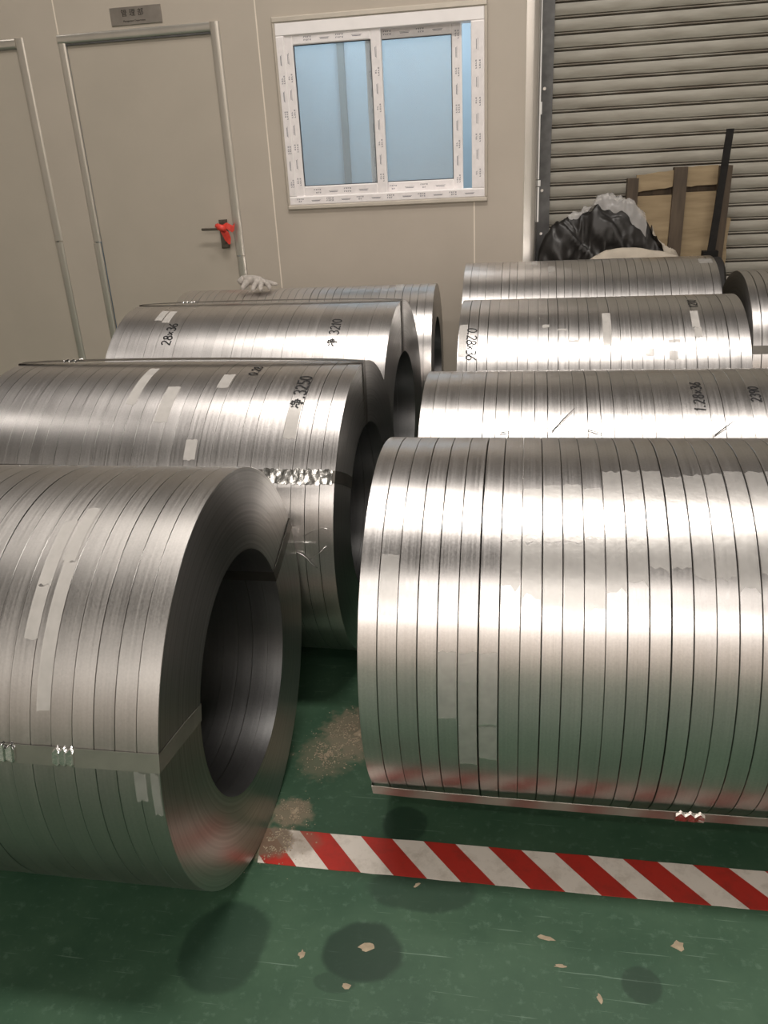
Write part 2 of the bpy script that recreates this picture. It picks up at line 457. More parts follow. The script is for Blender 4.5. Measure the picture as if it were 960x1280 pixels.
class MB:
    def __init__(self):
        self.v, self.f, self.mi = [], [], []

    def add(self, vs, fs, mi=0):
        o = len(self.v)
        self.v += [tuple(p) for p in vs]
        self.f += [tuple(i + o for i in f) for f in fs]
        self.mi += [mi] * len(fs)
        return self

    def box(self, x0, x1, y0, y1, z0, z1, mi=0):
        vs = [(x, y, z) for x in (x0, x1) for y in (y0, y1) for z in (z0, z1)]
        return self.add(vs, [(0, 1, 3, 2), (4, 6, 7, 5), (0, 4, 5, 1), (2, 3, 7, 6), (0, 2, 6, 4), (1, 5, 7, 3)], mi)

    def bbox(self, x0, x1, y0, y1, z0, z1, b=0.003, mi=0):
        """box with chamfered front edges (towards -y)"""
        vs = [(x0, y1, z0), (x1, y1, z0), (x1, y1, z1), (x0, y1, z1),
              (x0, y0 + b, z0), (x1, y0 + b, z0), (x1, y0 + b, z1), (x0, y0 + b, z1),
              (x0 + b, y0, z0 + b), (x1 - b, y0, z0 + b), (x1 - b, y0, z1 - b), (x0 + b, y0, z1 - b)]
        fs = [(3, 2, 1, 0), (8, 9, 10, 11)]
        for i in range(4):
            j = (i + 1) % 4
            fs.append((i, j, 4 + j, 4 + i)); fs.append((4 + i, 4 + j, 8 + j, 8 + i))
        return self.add(vs, fs, mi)

    def extrude(self, prof, axis, a, b, mi=0, closed=True):
        """2D profile swept along axis: axis 'x' -> prof (y,z); 'z' -> prof (x,y)"""
        n = len(prof)
        def P(p, t):
            return (t, p[0], p[1]) if axis == 'x' else (p[0], p[1], t) if axis == 'z' else (p[0], t, p[1])
        vs = [P(p, a) for p in prof] + [P(p, b) for p in prof]
        fs = [(i, (i + 1) % n, n + (i + 1) % n, n + i) for i in range(n if closed else n - 1)]
        if closed:
            fs += [tuple(range(n - 1, -1, -1)), tuple(range(n, 2 * n))]
        return self.add(vs, fs, mi)

    def tube(self, pts, rad, seg=8, mi=0, cap=True):
        pts = [Vector(p) for p in pts]
        n = len(pts)
        rs = rad if isinstance(rad, (list, tuple)) else [rad] * n
        vs, fs = [], []
        t0 = (pts[1] - pts[0]).normalized()
        nrm = t0.orthogonal().normalized()
        for i, p in enumerate(pts):
            t = (pts[min(i + 1, n - 1)] - pts[max(i - 1, 0)]).normalized()
            nrm = (nrm - t * nrm.dot(t)).normalized()
            bn = t.cross(nrm)
            for k in range(seg):
                a = 2 * math.pi * k / seg
                vs.append(p + (nrm * math.cos(a) + bn * math.sin(a)) * rs[i])
        for i in range(n - 1):
            for k in range(seg):
                k2 = (k + 1) % seg
                fs.append((i * seg + k, i * seg + k2, (i + 1) * seg + k2, (i + 1) * seg + k))
        if cap:
            fs.append(tuple(range(seg - 1, -1, -1))); fs.append(tuple((n - 1) * seg + k for k in range(seg)))
        return self.add(vs, fs, mi)

    def mesh(self, name, mats, smooth=False):
        me = bpy.data.meshes.new(name)
        me.from_pydata(self.v, [], self.f)
        for mt in (mats if isinstance(mats, (list, tuple)) else [mats]):
            me.materials.append(mt)
        me.polygons.foreach_set('material_index', self.mi)
        if smooth:
            me.polygons.foreach_set('use_smooth', [True] * len(me.polygons))
        bm = bmesh.new(); bm.from_mesh(me)
        bmesh.ops.recalc_face_normals(bm, faces=bm.faces)
        bm.to_mesh(me); bm.free()
        me.update()
        return me

    def build(self, name, mats, parent=None, smooth=False, sharp=None):
        me = self.mesh(name, mats, smooth)
        if sharp is not None:
            me.set_sharp_from_angle(angle=R_(sharp))
        return link(name, me, parent)


def link(name, me, parent=None, loc=None):
    o = bpy.data.objects.new(name, me)
    COL.objects.link(o)
    if parent:
        o.parent = parent
    if loc:
        o.location = loc
    return o


def thing(name, label, cat, loc=(0, 0, 0), rz=0.0, group=None):
    o = bpy.data.objects.new(name, None)
    o.empty_display_size = 0.1
    COL.objects.link(o)
    o.location = loc
    o.rotation_euler = (0, 0, rz)
    o['label'] = label; o['category'] = cat
    if group:
        o['group'] = group
    return o


def tag(o, label, cat, group=None, kind=None):
    if label: o['label'] = label
    if cat: o['category'] = cat
    if group: o['group'] = group
    if kind: o['kind'] = kind
    return o


def struct(o, label=None, cat=None):
    o['kind'] = 'structure'
    if label: o['label'] = label
    if cat: o['category'] = cat
    return o


def sempty(name, label, cat, loc=(0, 0, 0)):
    o = thing(name, label, cat, loc)
    o['kind'] = 'structure'
    return o


def text_mesh(body, size, mat, extrude=0.0006):
    cu = bpy.data.curves.new('lettering', 'FONT')
    cu.body = body; cu.size = size; cu.extrude = extrude
    cu.align_x = 'CENTER'; cu.align_y = 'CENTER'
    ob = bpy.data.objects.new('lettering_tmp', cu)
    COL.objects.link(ob)
    dg = bpy.context.evaluated_depsgraph_get()
    me = bpy.data.meshes.new_from_object(ob.evaluated_get(dg))
    bpy.data.objects.remove(ob)
    bpy.data.curves.remove(cu)
    me.materials.clear(); me.materials.append(mat)
    return me


# ================================================================ THE SETTING
YW = 4.87          # front face of the office partition
HX0, HX1, HY0, HY1, HZ = -9.0, 8.0, -11.0, 5.42, 7.2

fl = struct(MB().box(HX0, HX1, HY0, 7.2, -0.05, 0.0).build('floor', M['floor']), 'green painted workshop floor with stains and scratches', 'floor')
struct(MB().box(HX0, HX1, HY0, HY1, HZ, HZ + 0.1).build('ceiling', M['roof']), 'dark hall roof', 'ceiling')
struct(MB().box(HX0 - .1, HX0, HY0, HY1, 0, HZ).build('wall_left', M['hall']), 'hall wall on the left', 'wall')
struct(MB().box(HX1, HX1 + .1, HY0, HY1, 0, HZ).build('wall_right', M['hall']), 'hall wall on the right', 'wall')
struct(MB().box(HX0, HX1, HY0 - .1, HY0, 0, HZ).build('wall_front', M['hall']), 'hall wall behind the viewer', 'wall')
struct(MB().box(HX0, 0.0, HY1, HY1 + .1, 2.72, HZ).box(0.0, HX1, HY1, HY1 + .1, 3.3, HZ).box(4.3, HX1, HY1, HY1 + .1, 0, 3.3).build('wall_back', M['hallback']), 'hall wall above the roller shutter', 'wall')

# office partition: sandwich panels with open joints
S1, S2, S3 = -2.601, -1.452, -0.297
S0, SM1 = S1 - 1.152, S1 - 2.304
ZT = 2.70
g = 0.0016
DX0, DX1, DZ = -2.590, -1.690, 2.085        # opening of the middle door
LX1 = -2.842                                # right edge of the left door's opening
WX0, WX1, WZ0, WZ1 = -1.345, -0.240, 1.170, 2.075   # window opening
wall = sempty('wall_office', 'beige sandwich panel partition of the office', 'wall', (0, YW, 0))
T = 0.05


def panel(rects):
    mb = MB()
    for x0, x1, z0, z1 in rects:
        mb.box(x0, x1, 0, T, z0, z1)
    me = mb.mesh('wall_panel', M['panel'])
    bm = bmesh.new(); bm.from_mesh(me); bmesh.ops.remove_doubles(bm, verts=bm.verts, dist=1e-5); bm.to_mesh(me); bm.free()
    return link('wall_panel', me, wall)


def frame_panel(x0, x1, holes_x, hz):
    """one panel outline (x0..x1, 0..ZT) minus one rectangular hole, as a single welded ring"""
    pass


panel([(HX0, SM1 - g, 0, ZT)])
panel([(SM1 + g, S0 - g, 0, ZT)])
panel([(S0 + g, S1 - g, DZ, ZT), (LX1, S1 - g, 0, DZ)])
panel([(S1 + g, S2 - g, DZ, ZT), (DX1, S2 - g, 0, DZ)])
panel([(S2 + g, WX0, 0, WZ0), (S2 + g, WX0, WZ0, WZ1), (S2 + g, WX0, WZ1, ZT), (WX0, S3 - g, 0, WZ0), (WX0, S3 - g, WZ1, ZT)])
panel([(S3 + g, WX1, 0, WZ0), (S3 + g, WX1, WZ1, ZT), (WX1, -0.02, 0, WZ0), (WX1, -0.02, WZ0, WZ1), (WX1, -0.02, WZ1, ZT)])
for sx_ in (S0, S1, S2, S3):
    z1 = WZ0 if sx_ == S3 else ZT
    z0 = DZ + .02 if sx_ == S1 else 0
    MB().box(sx_ - 0.0035, sx_ + 0.0035, -0.0012, 0.004, z0, z1).build('panel_joint_strip', M['joint'], wall)

# office side, roof and the blue room seen through the window
struct(MB().box(-0.02, 0.03, YW + T, HY1 + 0.9, 0, ZT).build('wall_side', M['panel']), 'return wall of the office beside the shutter', 'wall')
struct(MB().box(HX0, 0.03, YW, HY1 + 0.9, ZT, ZT + .05).build('ceiling_office', M['panel']), 'flat roof of the office', 'ceiling')
rb = struct(MB().box(-4.2, -0.02, 6.2, 6.25, 0, ZT).build('wall_interior', M['blue']), 'light blue wall inside the office seen through the window', 'wall')
struct(MB().box(-4.25, -4.2, YW + T, 6.25, 0, ZT).build('wall_interior', M['blue']), 'left wall inside the office', 'wall')
MB().box(-1.298, -1.252, 6.17, 6.20, 0, ZT).build('conduit', M['conduit'], rb)


def arch_bar(name, x0, x1, z0, z1, y, depth, along, mat, parent, seg=6):
    """half-round cover profile, bulging towards the viewer"""
    mb = MB()
    if along == 'z':
        w = x1 - x0
        pr = [(x0, y + 0.004)] + [(x0 + w * (0.5 - 0.5 * math.cos(math.pi * k / seg)), y - depth * math.sin(math.pi * k / seg)) for k in range(seg + 1)] + [(x1, y + 0.004)]
        mb.extrude(pr, 'z', z0, z1)
    else:
        w = z1 - z0
        pr = [(y + 0.004, z0)] + [(y - depth * math.sin(math.pi * k / seg), z0 + w * (0.5 - 0.5 * math.cos(math.pi * k / seg))) for k in range(seg + 1)] + [(y + 0.004, z1)]
        mb.extrude(pr, 'x', x0, x1)
    return mb.build(name, mat, parent, smooth=True, sharp=50)


# ---- door_1 (left, only its right edge in view)
d1 = sempty('door_1', 'beige office door at the left edge with a rounded aluminium frame', 'door', (0, YW, 0))
MB().bbox(LX1 - 0.9, LX1 - 0.022, 0.010, 0.046, 0.01, 2.062, 0.002).build('door_leaf', M['doorleaf'], d1)
arch_bar('frame_jamb', LX1 - 0.027, LX1 + 0.027, 1.024, 2.112, -0.001, 0.006, 'z', M['alu'], d1)
arch_bar('frame_jamb', LX1 - 0.024, LX1 + 0.024, 0.0, 1.018, -0.001, 0.006, 'z', M['alu'], d1)
arch_bar('frame_head', LX1 - 0.95, LX1 - 0.027, 2.062, 2.112, -0.001, 0.006, 'x', M['alu'], d1)
# ---- door_2
d2 = sempty('door_2', 'closed beige office door under the metal sign', 'door', (0, YW, 0))
MB().bbox(DX0 + 0.022, DX1 - 0.022, 0.008, 0.046, 0.01, 2.062, 0.002).build('door_leaf', M['doorleaf'], d2)
arch_bar('frame_jamb', -2.614, -2.566, 1.010, 2.066, -0.001, 0.006, 'z', M['alu'], d2)
arch_bar('frame_jamb', -2.618, -2.570, 0.0, 1.004, -0.001, 0.006, 'z', M['alu'], d2)
arch_bar('frame_jamb', -1.714, -1.660, 0.900, 2.112, -0.001, 0.006, 'z', M['alu'], d2)
arch_bar('frame_jamb', -1.710, -1.658, 0.0, 0.895, -0.001, 0.006, 'z', M['alu'], d2)
arch_bar('frame_head', -2.612, -1.714, 2.064, 2.112, -0.001, 0.006, 'x', M['alu'], d2)
MB().box(-2.566, -1.714, -0.004, 0.008, 2.056, 2.063).build('frame_stop', M['rail'], d2)
hd = MB().bbox(-1.797, -1.750, -0.012, 0.008, 0.945, 1.106, 0.003).build('handle_plate', M['handle'], d2)
MB().tube([(-1.772, -0.012, 1.057), (-1.772, -0.052, 1.057)], 0.010, 10).tube([(-1.762, -0.050, 1.057), (-1.892, -0.050, 1.058)], 0.0075, 10).build('lever', M['handle'], hd, smooth=True, sharp=50)
MB().tube([(-1.772, -0.010, 0.985), (-1.772, -0.022, 0.985)], 0.013, 12).build('lock_cylinder', M['handle'], hd, smooth=True, sharp=50)

# ---- sign above the door
sg = thing('door_sign', 'small brushed metal sign plate fixed above the middle door', 'sign', (-2.126, YW, 2.171))
MB().bbox(-0.148, 0.148, -0.005, 0.0, -0.043, 0.043, 0.0015).build('plate', M['signplate'], sg)
for i, chx in enumerate('管理部'):
    o = link('character', text_mesh(chx, 0.036, M['signink']), sg)
    o.rotation_euler = (R_(90), 0, 0)
    o.location = (-0.062 + 0.048 * i - 0.004, -0.0055, 0.012)
o = link('lettering_line', text_mesh('Management Department', 0.0125, M['signink']), sg)
o.rotation_euler = (R_(90), 0, 0)
o.location = (-0.012, -0.0055, -0.024)

# ---- window_1: sliding PVC window
win = sempty('window_1', 'white plastic sliding window with printed protective film still on', 'window', (0, YW, 0))


def film_print(parent, x0, x1, z0, z1, y, vertical, rnd):
    """rows of small printed marks on the protective film"""
    mb = MB()
    L_ = (z1 - z0) if vertical else (x1 - x0)
    W_ = (x1 - x0) if vertical else (z1 - z0)
    t = 0.03 + rnd.random() * 0.03
    k = 0

    def q(a0, a1, b0, b1):
        if vertical:
            mb.box(x0 + b0, x0 + b1, y - 0.0004, y, z0 + a0, z0 + a1)
        else:
            mb.box(x0 + a0, x0 + a1, y - 0.0004, y, z0 + b0, z0 + b1)
    while t < L_ - 0.07:
        if k % 2 == 0:
            for row in (0.62, 0.28):
                for j in range(4):
                    a = t + j * 0.011
                    if row < .5 and j in (0, 3) and rnd.random() < .6: continue
                    q(a, a + 0.0028, W_ * row, W_ * row + 0.007)
                    q(a, a + 0.0075, W_ * row + 0.0052, W_ * row + 0.007)
                    if j % 2: q(a + 0.004, a + 0.0065, W_ * row, W_ * row + 0.004)
            t += 0.085
        else:
            q(t, t + 0.055, W_ * 0.50, W_ * 0.50 + 0.0016)
            q(t + .004, t + 0.05, W_ * 0.36, W_ * 0.36 + 0.003)
            t += 0.09
        k += 1
    return mb.build('film_print', M['print'], parent)


rw = random.Random(3)


def member(name, x0, x1, z0, z1, y0, y1, parent, mat, vertical, printed=True, film=True):
    o = MB().bbox(x0, x1, y0, y1, z0, z1, 0.004).build(name, mat, parent)
    if film:
        i = 0.006
        MB().box(x0 + i, x1 - i, y0 - 0.0006, y0 + .0005, z0 + i, z1 - i).build('protective_film', M['film'], o)
        if printed:
            film_print(o, x0 + i, x1 - i, z0 + i, z1 - i, y0 - 0.0007, vertical, rw)
    return o


OX0, OX1, OZ0, OZ1 = -1.352, -0.238, 1.166, 2.077
fw = 0.046
# outer frame
member('frame_head', OX0, OX1, OZ1 - 0.062, OZ1, -0.014, 0.07, win, M['pvc'], False, film=False)
member('frame_sill', OX0, OX1, OZ0, OZ0 + fw, -0.014, 0.07, win, M['pvc'], False)
member('frame_jamb', OX0, OX0 + fw, OZ0 + fw, OZ1 - 0.062, -0.014, 0.07, win, M['pvc'], True)
member('frame_jamb', OX1 - 0.070, OX1, OZ0 + fw, OZ1 - 0.062, -0.014, 0.07, win, M['pvc'], True)


def sash(name, x0, x1, z0, z1, y0, y1, wl, wr, wt, wb):
    s = thing(name, None, None); del s['label']; del s['category']; s.parent = win
    member('stile', x0, x0 + wl, z0, z1, y0, y1, s, M['pvc'], True)
    member('stile', x1 - wr, x1, z0, z1, y0, y1, s, M['pvc'], True)
    member('rail', x0 + wl, x1 - wr, z1 - wt, z1, y0, y1, s, M['pvc'], False)
    member('rail', x0 + wl, x1 - wr, z0, z0 + wb, y0, y1, s, M['pvc'], False)
    gx0, gx1, gz0, gz1 = x0 + wl, x1 - wr, z0 + wb, z1 - wt
    ym = (y0 + y1) / 2
    e = 0.004
    MB().box(gx0, gx1, y0 + .008, ym, gz1 - e, gz1).box(gx0, gx1, y0 + .008, ym, gz0, gz0 + e).box(gx0, gx0 + e, y0 + .008, ym, gz0 + e, gz1 - e).box(gx1 - e, gx1, y0 + .008, ym, gz0 + e, gz1 - e).build('gasket', M['gasket'], s)
    MB().box(gx0, gx1, ym, ym + 0.005, gz0, gz1).build('pane', M['glass'], s)
    return s


SZ0, SZ1 = OZ0 + fw - 0.006, OZ1 - 0.056
sash('left_sash', OX0 + 0.034, -0.782, SZ0, SZ1, -0.004, 0.030, 0.056, 0.056, 0.052, 0.058)
sash('right_sash', -0.875, -0.360, SZ0, SZ1, 0.034, 0.064, 0.056, 0.052, 0.052, 0.058)
# cover strips round the frame
for (x0, x1, z0, z1) in ((OX0 - .014, OX1 + .016, OZ1, OZ1 + 0.028), (OX0 - .014, OX1 + .016, OZ0 - 0.024, OZ0), (OX0 - .014, OX0, OZ0, OZ1), (OX1, OX1 + .016, OZ0, OZ1)):
    MB().bbox(x0, x1, -0.018, 0.0, z0, z1, 0.005).build('cover_strip', M['trim'], win)

# ---- trim_1: rounded galvanised corner of the office, trim_2: white strip
pr = [(-0.025, 0.004)] + [(0.020 + 0.034 * math.cos(R_(a)) - 0.002, 0.030 + 0.034 * math.sin(R_(a))) for a in (250, 265, 280, 295, 310, 325, 340, 355)]
pr = [(-0.024, 0.002), (-0.024, -0.006), (0.012, -0.006), (0.026, -0.003), (0.037, 0.004), (0.045, 0.015), (0.048, 0.03), (0.048, 0.55), (0.03, 0.55), (0.03, 0.045), (-0.02, 0.045), (-0.02, 0.002)]
mb = MB(); mb.extrude(pr, 'z', 0, ZT)
o = struct(mb.build('trim_1', M['galv'], None, smooth=True, sharp=40), 'bright galvanised corner trim at the right end of the office wall', 'trim')
o.location = (0, YW, 0)
st = struct(thing('trim_2', 'broken white edging strip along the galvanised corner trim', 'trim', (0, YW, 0)))
for z0, z1, w in ((1.02, 1.20, .010), (1.205, 1.235, .016), (1.24, 1.56, .008), (1.56, 1.62, .015), (1.62, 1.95, .008), (1.952, 2.35, .006)):
    MB().bbox(0.0485, 0.0485 + w, 0.012, 0.03, z0, z1, 0.002).build('strip_piece', M['white'], st)

# ---- door_3: roller shutter
YS = 5.25
sh = sempty('door_3', 'closed beige roller shutter of horizontal metal slats', 'roller shutter', (0, YS, 0))
P_ = 0.0771
prof = []
hh = P_ - 0.002
# curtain profile in (y,z): broad convex face, groove, small bead, groove
prof += [(0.011, 0.001), (0.011, 0.0035), (-0.001, 0.005), (-0.004, 0.0075), (-0.004, 0.0105), (-0.001, 0.013), (0.011, 0.0145)]
for k in range(9):
    t = k / 8
    prof.append((-0.002 - 0.0065 * math.sin(math.pi * (0.06 + 0.88 * t)), 0.0185 + (hh - 0.0195) * t))
prof += [(0.006, hh)]
prof += [(0.012, hh), (0.012, 0.001)]
mb = MB(); mb.extrude(prof, 'x', 0.08, 4.25)
slat_me = mb.mesh('shutter_slat', M['slat'], smooth=True)
slat_me.set_sharp_from_angle(angle=R_(50))
zj = 2.044
k0 = int(zj / P_)
z = zj - k0 * P_
n = 0
while z < 3.3:
    link('shutter_slat', slat_me, sh, (0, 0, z - 0.007))
    z += P_; n += 1
MB().box(0.08, 4.3, 0.013, 0.03, 0, 3.4).build('curtain_backing', M['dark'], sh)
gr = MB().box(0.052, 0.124, -0.055, -0.045, 0, 3.3).box(0.114, 0.124, -0.045, 0.0, 0, 3.3).box(0.052, 0.062, -0.045, 0.03, 0, 3.3).build('guide_rail', M['rail'], sh)
for z in (0.5, 0.93, 1.17, 1.7, 2.2):
    MB().tube([(0.078, -0.055, z), (0.078, -0.061, z)], 0.009, 10).build('bolt', M['galv'], gr, smooth=True, sharp=40)
MB().box(4.25, 4.32, -0.055, 0.0, 0, 3.3).build('guide_rail', M['rail'], sh)

# ---- painted floor details
rc = random.Random(5)
for (x, y, a, b_, rot) in [(-0.279, 1.069, .016, .009, .3), (-0.301, 0.986, .012, .006, 0), (0.302, 1.144, .013, .012, .5), (0.06, 1.13, .016, .006, -.2),
                          (0.151, 1.019, .006, .011, .2), (-0.399, 1.039, .007, .010, 0), (-0.20, 1.226, .010, .004, .8),
                          (0.084, 1.074, .012, .004, .1),]:
    nn = 11
    vs = []
    for k in range(nn):
        t = 2 * math.pi * k / nn
        r = 0.6 + 0.55 * rc.random()
        px, py = a * r * math.cos(t), b_ * r * math.sin(t)
        vs.append((px * math.cos(rot) - py * math.sin(rot), px * math.sin(rot) + py * math.cos(rot), 0.0006))
    mb = MB().add(vs, [tuple(range(nn))])
    link('paint_chip', mb.mesh('paint_chip', M['chip']), fl, (x, y, 0))

# ================================================================ STEEL COILS


def ring_mesh(w, R, Ri, mats, seg=160, b=0.0012):
    prof = [(-w / 2 + b, R), (w / 2 - b, R), (w / 2, R - b), (w / 2, Ri), (-w / 2, Ri), (-w / 2, R - b)]
    mi = [0, 1, 1, 2, 1, 1]
    n = len(prof)
    vs, fs, ms = [], [], []
    for s in range(seg):
        a = 2 * math.pi * s / seg
        for x, r in prof:
            vs.append((x, r * math.sin(a), r * math.cos(a)))
    for s in range(seg):
        s2 = (s + 1) % seg
        for k in range(n):
            k2 = (k + 1) % n
            fs.append((s * n + k, s * n + k2, s2 * n + k2, s2 * n + k)); ms.append(mi[k])
    me = bpy.data.meshes.new('strip_ring')
    me.from_pydata(vs, [], fs)
    for mt in mats: me.materials.append(mt)
    me.polygons.foreach_set('material_index', ms)
    me.polygons.foreach_set('use_smooth', [True] * len(fs))
    bm = bmesh.new(); bm.from_mesh(me); bmesh.ops.recalc_face_normals(bm, faces=bm.faces); bm.to_mesh(me); bm.free()
    me.set_sharp_from_angle(angle=R_(30))
    return me


class Coil:
    """a banded bundle of slit strip rings lying on the floor, axis along x; angle 0 = top, 90 = towards the viewer"""

    def __init__(self, label, x0, x1, y, R, pitch, mat, rz=0.0, Ri=0.252, seed=1, pivot='R', gaps=(0.0006, 0.003), bev=0.0011, var=0.0014):
        rnd = random.Random(seed)
        self.x0, self.x1, self.y, self.R, self.Ri = x0, x1, y, R, Ri
        xp = x1 if pivot == 'R' else x0
        self.xp = xp
        self.root = thing('steel_coil', label, 'steel coil', (xp, y, 0), rz, 'banded bundles of slit steel coils')
        n = max(1, round((x1 - x0) / pitch))
        p = (x1 - x0) / n
        meshes = {}
        for i in range(n):
            gp = rnd.choice([gaps[0], gaps[0], (gaps[0] + gaps[1]) / 2, gaps[1]])
            key = round(gp, 5)
            if key not in meshes:
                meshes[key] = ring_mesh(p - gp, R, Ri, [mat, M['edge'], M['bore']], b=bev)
            s = 1 - rnd.random() ** 2 * var
            o = link('strip_ring', meshes[key], self.root, (x0 + (i + 0.5) * p - xp + (rnd.random() - .5) * 0.0006, 0, R))
            o.scale = (1, s, s)
            o.rotation_euler = (rnd.random() * 6.28, 0, 0)

    def P(self, x, th, r):
        a = R_(th)
        return (x - self.xp, -r * math.sin(a), self.R + r * math.cos(a))

    def strap(self, th, w=0.032, lift=0.002, bow=0.0, mat='strap', seals=(), th_in=None, twist=0.0):
        R, Ri = self.R, self.Ri
        e = 0.0015
        th_in = th if th_in is None else th_in
        path = []
        n = 14
        for k in range(n + 1):
            t = k / n
            path.append((self.x0 - e + (self.x1 - self.x0 + 2 * e) * t, R + lift + bow * math.sin(math.pi * t) ** 0.6, th))
        for k in range(1, 6):
            t = k / 5
            path.append((self.x1 + e, R + (Ri - R) * t, th + (th_in - th) * t))
        path.append((self.x0 - e, Ri - 0.001, th_in))
        for k in range(1, 5):
            t = k / 5
            path.append((self.x0 - e, Ri + (R - Ri) * t, th_in + (th - th_in) * t))
        tk = 0.0012
        vs, fs = [], []
        m_ = len(path)
        for (x, r, a) in path:
            a_ = R_(a)
            rad = Vector((0, -math.sin(a_), math.cos(a_))); tan = Vector((0, -math.cos(a_), -math.sin(a_)))
            c = Vector((x - self.xp, 0, self.R)) + rad * r
            # thickness goes outward: along radius on the outside, along x on the faces
            if abs(r - Ri) > 1e-4 and r < R - 1e-4 and r > Ri + 1e-4:
                od = Vector((1 if x > (self.x0 + self.x1) / 2 else -1, 0, 0))
            elif r >= R - 1e-4:
                od = rad
            else:
                od = -rad
            if r > R:
                tan = Matrix.Rotation(R_(twist), 3, 'X') @ tan; od = Matrix.Rotation(R_(twist), 3, 'X') @ od
            for s in (-1, 1):
                vs.append(c + tan * (s * w / 2)); vs.append(c + tan * (s * w / 2) + od * tk)
        for i in range(m_):
            j = (i + 1) % m_
            a, b = i * 4, j * 4
            fs += [(a, a + 2, b + 2, b), (a + 1, b + 1, b + 3, a + 3), (a, b, b + 1, a + 1), (a + 2, a + 3, b + 3, b + 2)]
        so = MB().add(vs, fs).build('strap', M[mat], self.root)
        for (xs, ln) in seals:
            t = min(1, max(0, (xs - self.x0) / (self.x1 - self.x0)))
            self.seal(xs, th, R + lift + bow * math.sin(math.pi * t) ** 0.6 + 0.001, ln, w, so, twist)
        return so

    def seal(self, xs, th, r, ln, w, parent, twist=0.0):
        """crimped zinc seal with notched edges"""
        a_ = R_(th)
        rad = Vector((0, -math.sin(a_), math.cos(a_))); tan = Vector((0, -math.cos(a_), -math.sin(a_)))
        r0 = rad.copy(); rad = Matrix.Rotation(R_(twist), 3, 'X') @ rad; tan = Matrix.Rotation(R_(twist), 3, 'X') @ tan
        n = 12
        vs, fs = [], []
        for k in range(n + 1):
            x = xs - ln / 2 + ln * k / n
            notch = 0.006 * (0.5 + 0.5 * math.cos(k * 2 * math.pi / 4))
            c = Vector((x - self.xp, 0, self.R)) + r0 * r + rad * (0.002 * math.cos(k * math.pi / 2))
            hw = w / 2 + 0.003 - notch
            vs += [c - tan * hw - rad * .001, c - tan * (hw - .004) + rad * 0.004, c + tan * (hw - .004) + rad * 0.004, c + tan * hw - rad * .001]
        for k in range(n):
            for q in range(3):
                a = k * 4 + q
                fs.append((a, a + 1, a + 5, a + 4))
            fs.append((k * 4, (k + 1) * 4, (k + 1) * 4 + 3, k * 4 + 3))
        fs += [(0, 3, 2, 1), (n * 4, n * 4 + 1, n * 4 + 2, n * 4 + 3)]
        return MB().add(vs, fs).build('seal', M['seal'], parent, smooth=True, sharp=35)

    def tape(self, xa, xb, t0, t1, mat='tape', name='clear_tape', lift=0.0008, skew=0.0, rag=0.012, crumple=0.0):
        rnd = random.Random(int((xa + 5) * 1000 + t0))
        nu, nv = (4, max(4, int(abs(t1 - t0) / 2))) if not crumple else (40, 8)
        vs, fs = [], []
        e0 = [rnd.uniform(-rag, rag) for _ in range(nu + 1)]
        e1 = [rnd.uniform(-rag, rag) for _ in range(nu + 1)]
        for i in range(nu + 1):
            for j in range(nv + 1):
                v = j / nv
                th = t0 + (t1 - t0) * v + R_(1) * 0
                th += (e0[i] * (1 - v) + e1[i] * v) * 57.3 * 0.6
                x = xa + (xb - xa) * i / nu + skew * (v - 0.5)
                rr = self.R + lift + (crumple * (mnoise.noise(Vector((x * 70, th * .35, 2.0))) + 0.7 * mnoise.noise(Vector((x * 160, th * .8, 5.0)))) + crumple if crumple else 0)
                vs.append(self.P(x, th, rr))
        for i in range(nu):
            for j in range(nv):
                a = i * (nv + 1) + j
                fs.append((a, a + 1, a + nv + 2, a + nv + 1))
        return MB().add(vs, fs).build(name, M[mat], self.root, smooth=True)

    def write(self, text, x, th, size, adv=None, pen=0.0028, down=False, jit=0.03, slant=0.12):
        """marker handwriting running up the coil (or down), as flat ink"""
        rnd = random.Random(len(text) * 17 + int(x * 100))
        mb = MB()
        cur = 0.0
        deg = 180 / math.pi / self.R
        for ch in text:
            w, strokes = GLYPH[ch]
            for stl in strokes:
                pts = [((cur + (px + slant * py) * size + rnd.uniform(-jit, jit) * size * .6), (py + rnd.uniform(-jit, jit) * .6) * size) for px, py in stl]
                for (s0, h0), (s1, h1) in zip(pts[:-1], pts[1:]):
                    dx, dy = s1 - s0, h1 - h0
                    ln = math.hypot(dx, dy) or 1e-6
                    pen_ = pen * 1.45
                    nx, ny = -dy / ln * pen_ / 2, dx / ln * pen_ / 2
                    ex, ey = dx / ln * pen * .3, dy / ln * pen * .3
                    qs = [(s0 - ex + nx, h0 - ey + ny), (s1 + ex + nx, h1 + ey + ny), (s1 + ex - nx, h1 + ey - ny), (s0 - ex - nx, h0 - ey - ny)]
                    sg_ = 1 if down else -1
                    vs = [self.P(x + (h if down else -h) * 1.0, th + sg_ * s * deg, self.R + 0.0009) for s, h in qs]
                    mb.add(vs, [(0, 1, 2, 3)])
            cur += (w + 0.16) * size * (adv or 1.0)
        return mb.build('marker_writing', M['ink'], self.root)


def arcp(cx, cy, rx, ry, a0, a1, n=9):
    return [(cx + rx * math.cos(R_(a0 + (a1 - a0) * k / n)), cy + ry * math.sin(R_(a0 + (a1 - a0) * k / n))) for k in range(n + 1)]


